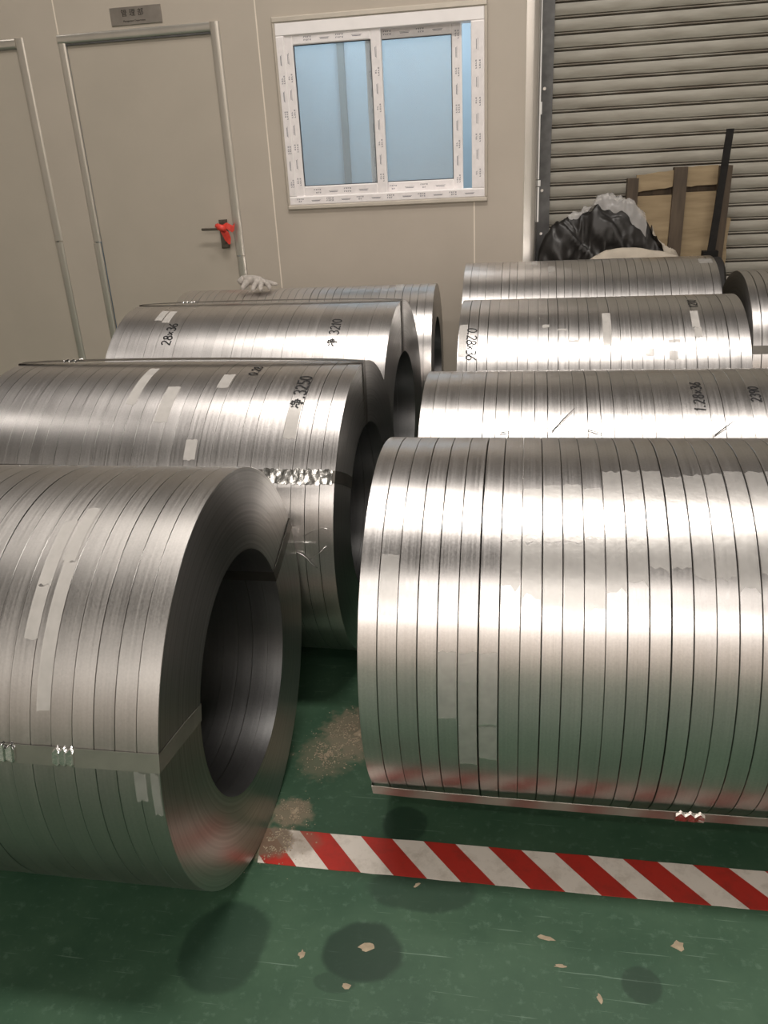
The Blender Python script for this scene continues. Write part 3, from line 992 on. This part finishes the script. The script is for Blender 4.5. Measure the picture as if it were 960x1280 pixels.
GLYPH = {
    '0': (0.55, [arcp(.28, .5, .26, .48, 80, 450, 12)]),
    '1': (0.25, [[(.05, .75), (.15, 1), (.12, 0)]]),
    '2': (0.55, [arcp(.27, .75, .24, .24, 160, -30, 7) + [(.05, .02), (.3, .06), (.58, .0)]]),
    '3': (0.5, [arcp(.24, .76, .22, .23, 150, -80, 7) + arcp(.24, .27, .26, .27, 80, -150, 8)]),
    '4': (0.55, [[(.3, 1), (.02, .35), (.55, .38)], [(.42, .7), (.38, 0)]]),
    '5': (0.5, [[(.48, 1), (.12, .98), (.08, .58)] + arcp(.24, .3, .26, .3, 110, -140, 8)]),
    '6': (0.5, [[(.42, 1), (.15, .65)] + arcp(.26, .27, .23, .26, 160, 510, 10)]),
    '8': (0.55, [arcp(.27, .75, .2, .22, 60, 250, 6) + arcp(.28, .25, .25, .25, 90, -240, 10) + arcp(.27, .75, .2, .22, -60, 60, 4)]),
    '9': (0.5, [arcp(.26, .72, .22, .26, 20, 370, 10) + [(.44, .4), (.36, 0)]]),
    'x': (0.45, [[(.02, .62), (.42, .15)], [(.42, .62), (.02, .12)]]),
    '.': (0.2, [[(.06, .02), (.12, .1)]]),
    ' ': (0.25, []),
    '净': (0.95, [[(.05, .85), (.15, .7)], [(.02, .3), (.2, .5)], [(.45, 1.02), (.3, .75)], [(.42, .88), (.7, .9), (.58, .72)], [(.34, .66), (.82, .68), (.8, .3), (.35, .3)],
                  [(.26, .48), (.95, .5)], [(.58, .72), (.6, .0), (.46, .1)]]),
}

# ---- left row, front to back
L1 = Coil('large dull coil bundle at the left front, open bore facing right', -1.665, -0.5587, 1.355, 0.4214, 0.0375, M['steel_dull'], 0.0, seed=11, gaps=(0.0002, 0.0014), bev=0.0007, var=0.0012)
L1.strap(76.0, lift=0.0015, mat='strap_lit', seals=((-0.720, 0.036), (-0.828, 0.045)), th_in=73)
L1.strap(-68.0, lift=0.0015)
for a in ((-0.803, -0.778, 19.5, 38.0), (-0.803, -0.779, 38.2, 50.5), (-0.773, -0.749, 15, 31.8), (-0.768, -0.744, 31.9, 66)):
    L1.tape(*a, mat='tape_white')
L1.tape(-0.575, -0.561, 78.5, 89); L1.tape(-0.603, -0.583, 78.5, 85.5)

L2 = Coil('coil bundle second in the left row, marked with net weight 3250', -1.53, -0.452, 2.21, 0.430, 0.0375, M['steel'], -0.03, seed=12, gaps=(0.0, 0.0012), bev=0.0004, var=0.0008)
L2.strap(-3.5, lift=0.0025, bow=0.010, seals=((-1.355, 0.055),))
L2.strap(57.5, lift=0.0015, th_in=53)
L2.tape(-0.640, -0.458, 55.2, 60.2, mat='foil', name='foil_wrap', lift=0.003, crumple=0.0018)
for a in ((-0.968, -0.93, 20, 38.0), (-0.826, -0.792, 11, 20.5), (-0.862, -0.83, 45, 52.5), (-0.60, -0.566, 28, 44), (-1.07, -1.04, 5, 30)):
    L2.tape(*a, mat='tape_white')
L2.write('0.28', -0.730, 11.7, 0.026)
L2.write('净.3250', -0.566, 31.5, 0.034, pen=0.0034)

L3 = Coil('coil bundle third in the left row, marked with net weight 3210', -1.535, -0.467, 3.09, 0.445, 0.0375, M['steel'], -0.03, seed=13, gaps=(0.0, 0.0006), bev=0.0003, var=0.0006)
L3.strap(-3.5, lift=0.0025, bow=0.008, seals=((-1.325, 0.055),))
for a in ((-1.395, -1.365, 10, 21), (-1.36, -1.33, 11, 23)):
    L3.tape(*a, mat='tape_white')
L3.write('28x36', -1.288, 39.0, 0.036, pen=0.0036)
L3.write('净 3210', -0.652, 40.5, 0.036, pen=0.0034)

L4 = Coil('rearmost coil bundle of the left row under the cotton glove', -1.69, -0.43, 4.02, 0.410, 0.0375, M['steel'], 0.03, seed=14, gaps=(0.0003, 0.002), bev=0.0007)
L4.tape(-0.62, -0.585, -5, 14)

# ---- right row, front to back
R1 = Coil('large bright coil bundle at the right front covered with tape strips', -0.302, 0.83, 1.652, 0.405, 0.0378, M['steel'], 0.0, seed=21, pivot='L', gaps=(0.0007, 0.0018), bev=0.0008)
R1.strap(127.0, lift=0.008, bow=0.006, mat='strap_lit', twist=-17, seals=((0.338, 0.055),))
pt = (0.83 + 0.302) / round((0.83 + 0.302) / 0.0378)


def ringx(i):
    return -0.302 + i * pt + 0.002, -0.302 + (i + 1) * pt - 0.002


rt = random.Random(8)
for i, (a, b, c) in zip(range(7, 12), [(26, 40.3, 53), (23, 40.2, 55), (21.5, 40, 58), (21, 40, 60), (22.5, 38.5, 58)]):
    R1.tape(*ringx(i), a, b); R1.tape(*ringx(i), b + .2, c, rag=.03)
for i in range(12, 25):
    a = 15.8 + rt.uniform(-1.4, 1.4)
    R1.tape(*ringx(i), a, 32.4, rag=.02); R1.tape(*ringx(i), 32.6, 47 + rt.uniform(-2, 6), rag=.03)
R1.tape(*ringx(1), 45, 61.4)
for i, c in ((4, 89), (5, 90.7), (6, 90.3)):
    R1.tape(*ringx(i), 70, c)
R1.tape(*ringx(5), 91, 106); R1.tape(*ringx(6), 91, 103)

R2 = Coil('coil bundle second in the right row, marked 2390', -0.295, 0.82, 2.445, 0.384, 0.0365, M['steel'], 0.0, seed=22, pivot='L', gaps=(0.0, 0.0018), bev=0.0006, var=0.0008)
R2.write('1.28x36', 0.486, 31.3, 0.028, pen=0.003, adv=1.15)
R2.write('2390', 0.634, 26.5, 0.026, pen=0.003)

R3 = Coil('coil bundle third in the right row with white tape labels', -0.248, 0.775, 3.295, 0.425, 0.0365, M['steel'], 0.0, seed=23, pivot='L', gaps=(0.0002, 0.0018), bev=0.0007, var=0.0008)
for a in ((0.275, 0.305, 21.9, 44), (0.585, 0.612, 21, 34), (0.59, 0.615, 34, 40), (0.115, 0.148, 33.2, 34.4), (0.155, 0.188, 40.8, 42), (0.42, 0.45, 46, 50), (0.5, 0.54, 41, 43), (0.5, 0.53, 47, 52), (-0.244, -0.214, 29, 49), (0.06, 0.085, 30, 32)):
    R3.tape(*a, mat='tape_white')
R3.write('0.28x36', -0.215, 31.5, 0.036, pen=0.003, down=True, adv=0.92)
R3.write('1210', 0.618, 17.5, 0.03, pen=0.003)

R4 = Coil('rearmost coil bundle of the right row below the black tarpaulin', -0.298, 0.86, 4.21, 0.443, 0.0365, M['steel'], 0.0, seed=24, pivot='L', gaps=(0.0002, 0.0016), bev=0.0006, var=0.0009)
for a in ((0.785, 0.845, 8, 16), (0.02, 0.05, 0, 10), (0.1, 0.13, 14, 22)):
    R4.tape(*a)

RR = Coil('partly hidden coil bundle at the right edge with a dark band', 0.94, 1.95, 4.0, 0.42, 0.0375, M['steel'], 0.0, seed=25, pivot='L')
RR.strap(69, w=0.035, lift=0.002)

# ================================================================ OTHER THINGS
# hazard tape on the floor
n = 60
vs, fs = [], []
rz_ = random.Random(2)
for i in range(n + 1):
    x = -0.555 + i * (2.2 / n)
    j = 0.004 if i == 0 else 0.0008
    vs += [(x + rz_.uniform(-1, 1) * j, 1.243 + rz_.uniform(-1, 1) * .0008, 0.0009), (x + rz_.uniform(-1, 1) * j * 4, 1.342 + rz_.uniform(-1, 1) * .0008, 0.0009)]
nb = len(vs)
vs += [(x, y, 0.0001) for x, y, z in vs]
for i in range(n):
    a = 2 * i
    fs += [(a, a + 2, a + 3, a + 1), (nb + a, nb + a + 1, nb + a + 3, nb + a + 2), (a, nb + a, nb + a + 2, a + 2), (a + 1, a + 3, nb + a + 3, nb + a + 1)]
fs += [(0, 1, nb + 1, nb), (2 * n, nb + 2 * n, nb + 2 * n + 1, 2 * n + 1)]
tag(MB().add(vs, fs).build('hazard_tape', M['hazard']), 'red and white diagonal striped hazard tape stuck to the floor', 'tape')

# sand and dust between the front coils
rd = random.Random(4)
vs, fs = [], []
for (cx, cy_, rx, ry, s) in DUST:
    cnt = int(1500 * s * (rx * ry) / (0.085 * 0.10)) + 200
    for _ in range(cnt):
        a = rd.random() * 6.283; rr = abs(rd.gauss(0, 0.55))
        x, y = cx + rx * rr * math.cos(a), cy_ + ry * rr * math.sin(a)
        if mnoise.noise(Vector((x * 45, y * 45, 0))) < -0.12: continue
        if x < -0.552 and abs(y - 1.355) < 0.09 or x > -0.308 and abs(y - 1.652) < 0.09: continue
        s_ = rd.uniform(0.0008, 0.0030)
        zb = 0.0010
        o_ = len(vs)
        t = rd.random() * 6.28
        for k in range(3):
            vs.append((x + s_ * math.cos(t + k * 2.09), y + s_ * math.sin(t + k * 2.09), zb))
        vs.append((x, y, zb + s_ * rd.uniform(.4, .9)))
        fs += [(o_, o_ + 1, o_ + 3), (o_ + 1, o_ + 2, o_ + 3), (o_ + 2, o_, o_ + 3)]
tag(MB().add(vs, fs).build('sand', M['dustgrain']), 'brown sand and grit spilled on the floor between the front coils', 'sand', kind='stuff')

# loose wire ends on the second left coil


def on_coil(c, x, th, dr=0.0):
    v = Vector(c.P(x, th, c.R + dr))
    return c.root.matrix_basis @ v if True else v


for lab, pts, rad in (('bright straight wire offcut lying across the second left coil', [(-0.572, 79.7, .004), (-0.53, 79.5, .006), (-0.499, 79.7, .004)], .0011),
                      ('small bent wire offcut below the straight one on the left coil', [(-0.552, 83, .003), (-0.535, 83.5, .008), (-0.522, 84.9, .006), (-0.51, 87, .006), (-0.497, 88.6, .003)], .0013),
                      ('short slanted wire offcut rising to the right on the left coil', [(-0.520, 86.2, .003), (-0.49, 83.2, .008), (-0.470, 80.6, .003)], .0009),
                      ('long arched wire reaching into the gap between the coil rows', [(-0.53, 77.6, .003), (-0.50, 75.3, .010), (-0.475, 74.3, .012), (-0.455, 74.6, .014)], .0008)):
    tag(MB().tube([on_coil(L2, *p) for p in pts], rad, 6).build('wire_offcut', M['wire'], None, smooth=True), lab, 'wire', 'loose wire offcuts')
# dark slivers of strapping lying on the second right coil
for lab, a, b in (('long dark sliver of strapping leaning on the second right coil near its middle', (0.076, 42, .004), (0.138, 30.5, .006)),
                  ('short flat dark sliver on the second right coil beside the long one', (0.173, 41.2, .003), (0.209, 43, .004)),
                  ('dark sliver of strapping at the right end of the second right coil', (0.500, 43.6, .004), (0.555, 36.9, .006)),
                  ('tiny dark sliver at the left part of the second right coil', (-0.066, 42.8, .004), (-0.037, 42, .003))):
    A, B = on_coil(R2, *a), on_coil(R2, *b)
    Mid = on_coil(R2, (a[0] + b[0]) / 2, (a[1] + b[1]) / 2, (a[2] + b[2]) / 2 + .001)
    tag(MB().tube([A, Mid, B], [.0016, .0018, .0006], 6).build('strapping_sliver', M['blacksteel'], None, smooth=True), lab, 'offcut', 'dark slivers of strapping')


def skin_obj(name, verts, edges, radii, mat, sub=2):
    me = bpy.data.meshes.new(name)
    me.from_pydata(verts, edges, [])
    ob = bpy.data.objects.new(name, me)
    COL.objects.link(ob)
    sk = ob.modifiers.new('skin', 'SKIN')
    for i, r in enumerate(radii):
        me.skin_vertices[0].data[i].radius = (r, r) if not isinstance(r, tuple) else r
    me.skin_vertices[0].data[0].use_root = True
    ss = ob.modifiers.new('sub', 'SUBSURF'); ss.levels = ss.render_levels = sub
    dg = bpy.context.evaluated_depsgraph_get()
    res = bpy.data.meshes.new_from_object(ob.evaluated_get(dg))
    bpy.data.objects.remove(ob)
    res.materials.clear(); res.materials.append(mat)
    res.polygons.foreach_set('use_smooth', [True] * len(res.polygons))
    return link(name, res)


# cotton glove slumped on the rearmost left coil
gz = 0.829
gv = [(-1.315, 3.985, gz + .022), (-1.345, 3.99, gz + .026), (-1.372, 3.985, gz + .030), (-1.395, 3.965, gz + .018),
      (-1.308, 3.955, gz + .018), (-1.312, 3.925, gz + .007), (-1.315, 3.905, gz - .004),
      (-1.285, 3.955, gz + .018), (-1.280, 3.922, gz + .008), (-1.278, 3.900, gz - .004),
      (-1.265, 3.97, gz + .014), (-1.248, 3.945, gz + .006), (-1.242, 3.925, gz - .001),
      (-1.275, 3.99, gz + .016), (-1.245, 3.995, gz + .011), (-1.222, 3.995, gz + .006),
      (-1.36, 3.95, gz + .012), (-1.365, 3.915, gz + .003)]
ge = [(0, 1), (1, 2), (2, 3), (0, 4), (4, 5), (5, 6), (0, 7), (7, 8), (8, 9), (0, 10), (10, 11), (11, 12), (0, 13), (13, 14), (14, 15), (1, 16), (16, 17)]
gv = [(-1.31 + (x + 1.31) * 1.12, y, gz + (z - gz) * 1.45 + 0.004) for x, y, z in gv]
grd = [1.22 * r for r in (.022, .021, .017, .013, .013, .011, .008, .013, .011, .008, .012, .010, .007, .012, .010, .006, .013, .009)]
gl_ = skin_obj('cotton_glove', gv, ge, grd, M['cotton'])
tag(gl_, 'crumpled white cotton work glove lying on the rearmost left coil', 'glove')

# red ribbon knotted on the door handle
rbn = thing('red_ribbon', 'red ribbon knotted round the door handle', 'ribbon', (-1.765, YW - 0.045, 1.06))
rbn.scale = (1.35, 1.0, 1.35)


def ribbon_strip(pts, w, wd=(0.25, 0, 1)):
    vs, fs = [], []
    for i, p in enumerate(pts):
        ww = w[i]
        d = Vector(wd).normalized()
        vs += [Vector(p) - d * ww, Vector(p) + d * ww, Vector(p) + d * ww + Vector((0, .0012, 0)), Vector(p) - d * ww + Vector((0, .0012, 0))]
    for i in range(len(pts) - 1):
        a = i * 4
        for q in range(4):
            fs.append((a + q, a + (q + 1) % 4, a + 4 + (q + 1) % 4, a + 4 + q))
    fs += [(0, 3, 2, 1), (len(vs) - 4, len(vs) - 3, len(vs) - 2, len(vs) - 1)]
    return MB().add(vs, fs)


ring_pts = [(0.0, -0.014 * math.cos(a), 0.014 * math.sin(a)) for a in [k * 2 * math.pi / 12 for k in range(13)]]
mbk = MB().tube([(-0.020, -0.014, 0.012), (-0.008, -0.022, 0.006), (0.006, -0.024, 0.0), (0.016, -0.018, -0.008)], [.010, .014, .014, .010], 8)
mbk.build('knot', M['ribbon'], rbn, smooth=True)
ribbon_strip([(-0.030, -0.012, 0.012), (-0.018, -0.02, 0.014), (-0.004, -0.022, 0.010)], [.006, .009, .008]).build('loop', M['ribbon'], rbn)
ribbon_strip([(0.0, -0.022, 0.002), (0.016, -0.020, -0.022), (0.022, -0.012, -0.045), (0.026, -0.008, -0.066)], [.012, .016, .014, .004], (1, 0, .3)).build('tail', M['ribbon'], rbn)
ribbon_strip([(0.0, -0.022, 0.004), (0.026, -0.026, 0.012), (0.048, -0.014, -0.004), (0.058, -0.012, 0.006)], [.008, .013, .014, .016], (0.2, 0, 1)).build('tail', M['ribbon'], rbn)

# wooden crate panel leaning on the shutter
cr = thing('crate_panel', 'old wooden crate panel with dark battens leaning on the shutter', 'crate', (0, 5.13, 0))
cr.rotation_euler = (0, 0, 0)


def plank(name, x0, x1, z0, z1, y0, y1, mat, tilt=0.0, jag=0.0, seed=1):
    rnd = random.Random(seed)
    nseg = 5
    vs, fs = [], []
    for i in range(nseg + 1):
        t = i / nseg
        if (x1 - x0) > (z1 - z0):
            x = x0 + (x1 - x0) * t
            dz = tilt * (t - .5)
            zz0, zz1 = z0 + dz + rnd.uniform(-jag, jag), z1 + dz + rnd.uniform(-jag, jag)
            vs += [(x, y0, zz0), (x, y0, zz1), (x, y1, zz1), (x, y1, zz0)]
        else:
            zz = z0 + (z1 - z0) * t
            dx = tilt * (t - .5)
            xx0, xx1 = x0 + dx + rnd.uniform(-jag, jag), x1 + dx + rnd.uniform(-jag, jag)
            vs += [(xx0, y0, zz), (xx1, y0, zz), (xx1, y1, zz), (xx0, y1, zz)]
    for i in range(nseg):
        a = i * 4
        for q in range(4):
            fs.append((a + q, a + (q + 1) % 4, a + 4 + (q + 1) % 4, a + 4 + q))
    fs += [(0, 3, 2, 1), (len(vs) - 4, len(vs) - 3, len(vs) - 2, len(vs) - 1)]
    return MB().add(vs, fs).build(name, mat, cr)


plank('board', 0.600, 0.800, 1.150, 1.238, -0.012, 0.012, M['board'], 0.020, .003, 1)
plank('board', 0.862, 1.035, 1.160, 1.262, -0.012, 0.012, M['board'], 0.004, .003, 2)
plank('board', 0.600, 0.800, 0.66, 1.118, -0.012, 0.012, M['board'], 0.010, .003, 3)
plank('board', 0.862, 1.045, 0.66, 1.128, -0.012, 0.012, M['board'], 0.010, .003, 4)
plank('board', 0.56, 1.06, 0.02, 0.62, -0.012, 0.012, M['board'], 0.0, .003, 5)
plank('batten', 0.548, 0.606, 0.0, 1.215, -0.040, 0.030, M['batten'], 0.004, .002, 6)
plank('batten', 0.796, 0.866, 0.0, 1.262, -0.040, 0.030, M['batten'], 0.008, .002, 7)
plank('batten', 1.030, 1.098, 0.0, 1.258, -0.040, 0.070, M['batten'], 0.010, .003, 8)
plank('cross_rail', 0.560, 1.06, 1.108, 1.165, 0.014, 0.030, M['batten'], 0.0, .002, 9)
plank('splinter', 1.090, 1.125, 0.62, 0.98, 0.0, 0.06, M['board'], 0.004, .006, 10)

# black trolley with upright handle
tr_ = thing('hand_trolley', 'black hand trolley with a tall upright handle beside the crate panel', 'trolley', (0, 0, 0))
hp = [Vector((1.000, 4.93, 0.80)), Vector((1.045, 4.98, 1.44))]
mb = MB()
vs = []
for p, w in ((hp[0], .020), (hp[0].lerp(hp[1], .5), .018), (hp[1], .018)):
    vs += [p + Vector((-w, -.008, 0)), p + Vector((w, -.008, 0)), p + Vector((w, .008, 0)), p + Vector((-w, .008, 0))]
fs = []
for i in range(2):
    for q in range(4):
        fs.append((i * 4 + q, i * 4 + (q + 1) % 4, i * 4 + 4 + (q + 1) % 4, i * 4 + 4 + q))
fs += [(3, 2, 1, 0), (8, 9, 10, 11)]
MB().add(vs, fs).build('handle', M['blacksteel'], tr_)
MB().box(0.955, 1.035, 4.90, 4.955, 0.72, 0.83).build('handle_socket', M['blacksteel'], tr_)
MB().box(0.93, 1.05, 4.74, 5.0, 0.30, 0.36).box(0.955, 1.025, 4.905, 4.95, 0.36, 0.74).build('frame', M['blacksteel'], tr_)
for xw in (1.0,):
    segs = 32
    c = Vector((xw, 4.82, 0.39))
    vs, fs = [], []
    prf = [(-.035, .02), (-.045, .28), (-.043, .40), (-.030, .42), (.030, .42), (.043, .40), (.045, .28), (.035, .02)]
    for s in range(segs):
        a = 2 * math.pi * s / segs
        for (dx, r) in prf:
            vs.append((c.x + dx, c.y + r * math.cos(a) * .58, c.z + r * math.sin(a)))
    k_ = len(prf)
    for s in range(segs):
        for q in range(k_):
            fs.append((s * k_ + q, s * k_ + (q + 1) % k_, ((s + 1) % segs) * k_ + (q + 1) % k_, ((s + 1) % segs) * k_ + q))
    if xw > .95:
        MB().add(vs, fs).build('wheel_guard', M['rubber'], tr_, smooth=True, sharp=40)

# tarpaulin heap
prof_x = [(.055, .30), (.062, .86), (.10, .93), (.14, .985), (.20, 1.03), (.27, 1.062), (.34, 1.085), (.42, 1.105), (.50, 1.105), (.57, 1.065), (.63, 1.0), (.68, .94), (.74, .865), (.80, .815), (.85, .76), (.862, .28)]


def interp(tab, x):
    for (a, fa), (b, fb) in zip(tab[:-1], tab[1:]):
        if a <= x <= b:
            return fa + (fb - fa) * (x - a) / (b - a)
    return tab[0][1] if x < tab[0][0] else tab[-1][1]


def heap(name, x0, x1, yc, hy, top, mat, amp, nx=46, nv=26, smooth=True, seed=0.0, th0=-90, th1=90, power=0.5, zmin=0.0, yfold=1.0):
    vs, fs = [], []
    for i in range(nx + 1):
        x = x0 + (x1 - x0) * i / nx
        zt = top(x)
        for j in range(nv + 1):
            a = R_(th0 + (th1 - th0) * j / nv)
            sy, cz = math.sin(a), math.cos(a)
            y = yc + hy * math.copysign(abs(sy) ** 0.8, sy)
            z = zmin + (zt - zmin) * max(0, cz) ** power
            p = Vector((x * 7, y * 5, z * 6 + seed))
            f1 = abs(mnoise.noise(p)) - 0.25
            f2 = mnoise.noise(p * 2.7)
            ridge = 1 - abs(mnoise.noise(Vector((x * 4 + z * 6, seed + z * 3, y * 3)))) * 2
            d = amp * (f1 * 1.2 + f2 * .4 + (ridge - .5) * .9)
            wgt = max(0, cz) ** .3
            vs.append((x, y + d * sy * yfold - (1 - abs(sy)) * 0, max(zmin, z + d * cz * .6 * wgt - amp * .3)))
    for i in range(nx):
        for j in range(nv):
            b = i * (nv + 1) + j
            fs.append((b, b + 1, b + nv + 2, b + nv + 1))
    return MB().add(vs, fs).build(name, mat, None, smooth=smooth)


def tarp_pt(x, a, lift=0.0):
    """point on the heaped tarpaulin: a = angle over the ridge, -90 towards the viewer"""
    zt = interp(prof_x, x)
    sy, cz = math.sin(R_(a)), max(0.0, math.cos(R_(a)))
    y = 4.945 + 0.100 * math.copysign(abs(sy) ** 0.8, sy)
    z = zt * cz ** 0.5
    q = Vector((x * 5.5 + z * 2.0, y * 4 + z * 2.5, 3.7 + z * 3.0))
    w = q + Vector((mnoise.noise(q * 1.3), mnoise.noise(q * 1.3 + Vector((9, 0, 0))), 0)) * 0.5
    r1 = (1 - abs(mnoise.noise(w))) ** 4
    r2_ = (1 - abs(mnoise.noise(w * 2.3 + Vector((4, 7, 1))))) ** 3
    d = 0.075 * (r1 - 0.45) + 0.030 * (r2_ - 0.45) + 0.012 * mnoise.noise(w * 6)
    edge = min(1.0, (x - 0.055) / 0.05, (0.862 - x) / 0.05)
    d = min(0.022, max(-0.07, d)) * max(0.0, edge) + lift
    return Vector((x, y + d * sy * 0.9, max(0.0, z + d * cz * 0.8)))


NXT, NVT = 120, 72
vs, fs = [], []
for i in range(NXT + 1):
    x = 0.055 + (0.862 - 0.055) * i / NXT
    for j in range(NVT + 1):
        vs.append(tarp_pt(x, -89 + 178 * j / NVT))
for i in range(NXT):
    for j in range(NVT):
        b = i * (NVT + 1) + j
        fs.append((b, b + 1, b + NVT + 2, b + NVT + 1))
tp = MB().add(vs, fs).build('tarpaulin', M['tarp'], None, smooth=True)
tag(tp, 'crumpled black tarpaulin heaped behind the rearmost right coil', 'tarpaulin')
vs, fs = [], []
NXP, NVP = 60, 30
for i in range(NXP + 1):
    t = i / NXP
    for j in range(NVP + 1):
        v = j / NVP
        front = -16 - 22 * max(0, mnoise.noise(Vector((t * 4, 0.3, 1)))) - 14 * t
        a = front + (62 - front) * v
        x = 0.225 + 0.415 * t + 0.020 * mnoise.noise(Vector((v * 5, t * 3, 4)))
        cr_ = (1 - abs(mnoise.noise(Vector((x * 16 + v * 3, v * 4 - x * 6, 2.2))))) ** 3
        vs.append(tarp_pt(min(0.85, x), a, 0.010 + 0.030 * cr_ + 0.006 * abs(mnoise.noise(Vector((x * 60, v * 14, 0))))))
for i in range(NXP):
    for j in range(NVP):
        b = i * (NVP + 1) + j
        fs.append((b, b + 1, b + NVP + 2, b + NVP + 1))
ps = MB().add(vs, fs).build('plastic_sheet', M['sheet'], None, smooth=True)
tag(ps, 'crumpled clear plastic sheet lying over the black tarpaulin', 'plastic sheet')
vs, fs = [], []
for i in range(25):
    x = 0.676 + 0.175 * i / 24
    for j in range(17):
        a = -22 - 10 * (i / 24) + 80 * j / 16 + 5 * mnoise.noise(Vector((x * 20, j * .3, 1)))
        vs.append(tarp_pt(x, a, 0.020 + 0.026 * math.sin(math.pi * min(1, i / 24 + .15)) ** .5 * (1 - .6 * i / 24)))
for i in range(24):
    for j in range(16):
        b = i * 17 + j
        fs.append((b, b + 1, b + 18, b + 17))
tag(MB().add(vs, fs).build('cloth', M['sack'], None, smooth=True), 'pale beige cloth fold at the right slope of the black tarpaulin', 'cloth')
prof_s = [(.30, .80), (.36, .845), (.42, .875), (.50, .885), (.60, .882), (.70, .866), (.78, .845), (.83, .82)]
sk_ = heap('sack', 0.30, 0.83, 4.738, 0.068, lambda x: interp(prof_s, x), M['sack'], 0.012, seed=5.0, th0=-89, th1=89, power=.45, nx=40, nv=20)
tag(sk_, 'beige cloth sack in front of the tarpaulin heap', 'sack')
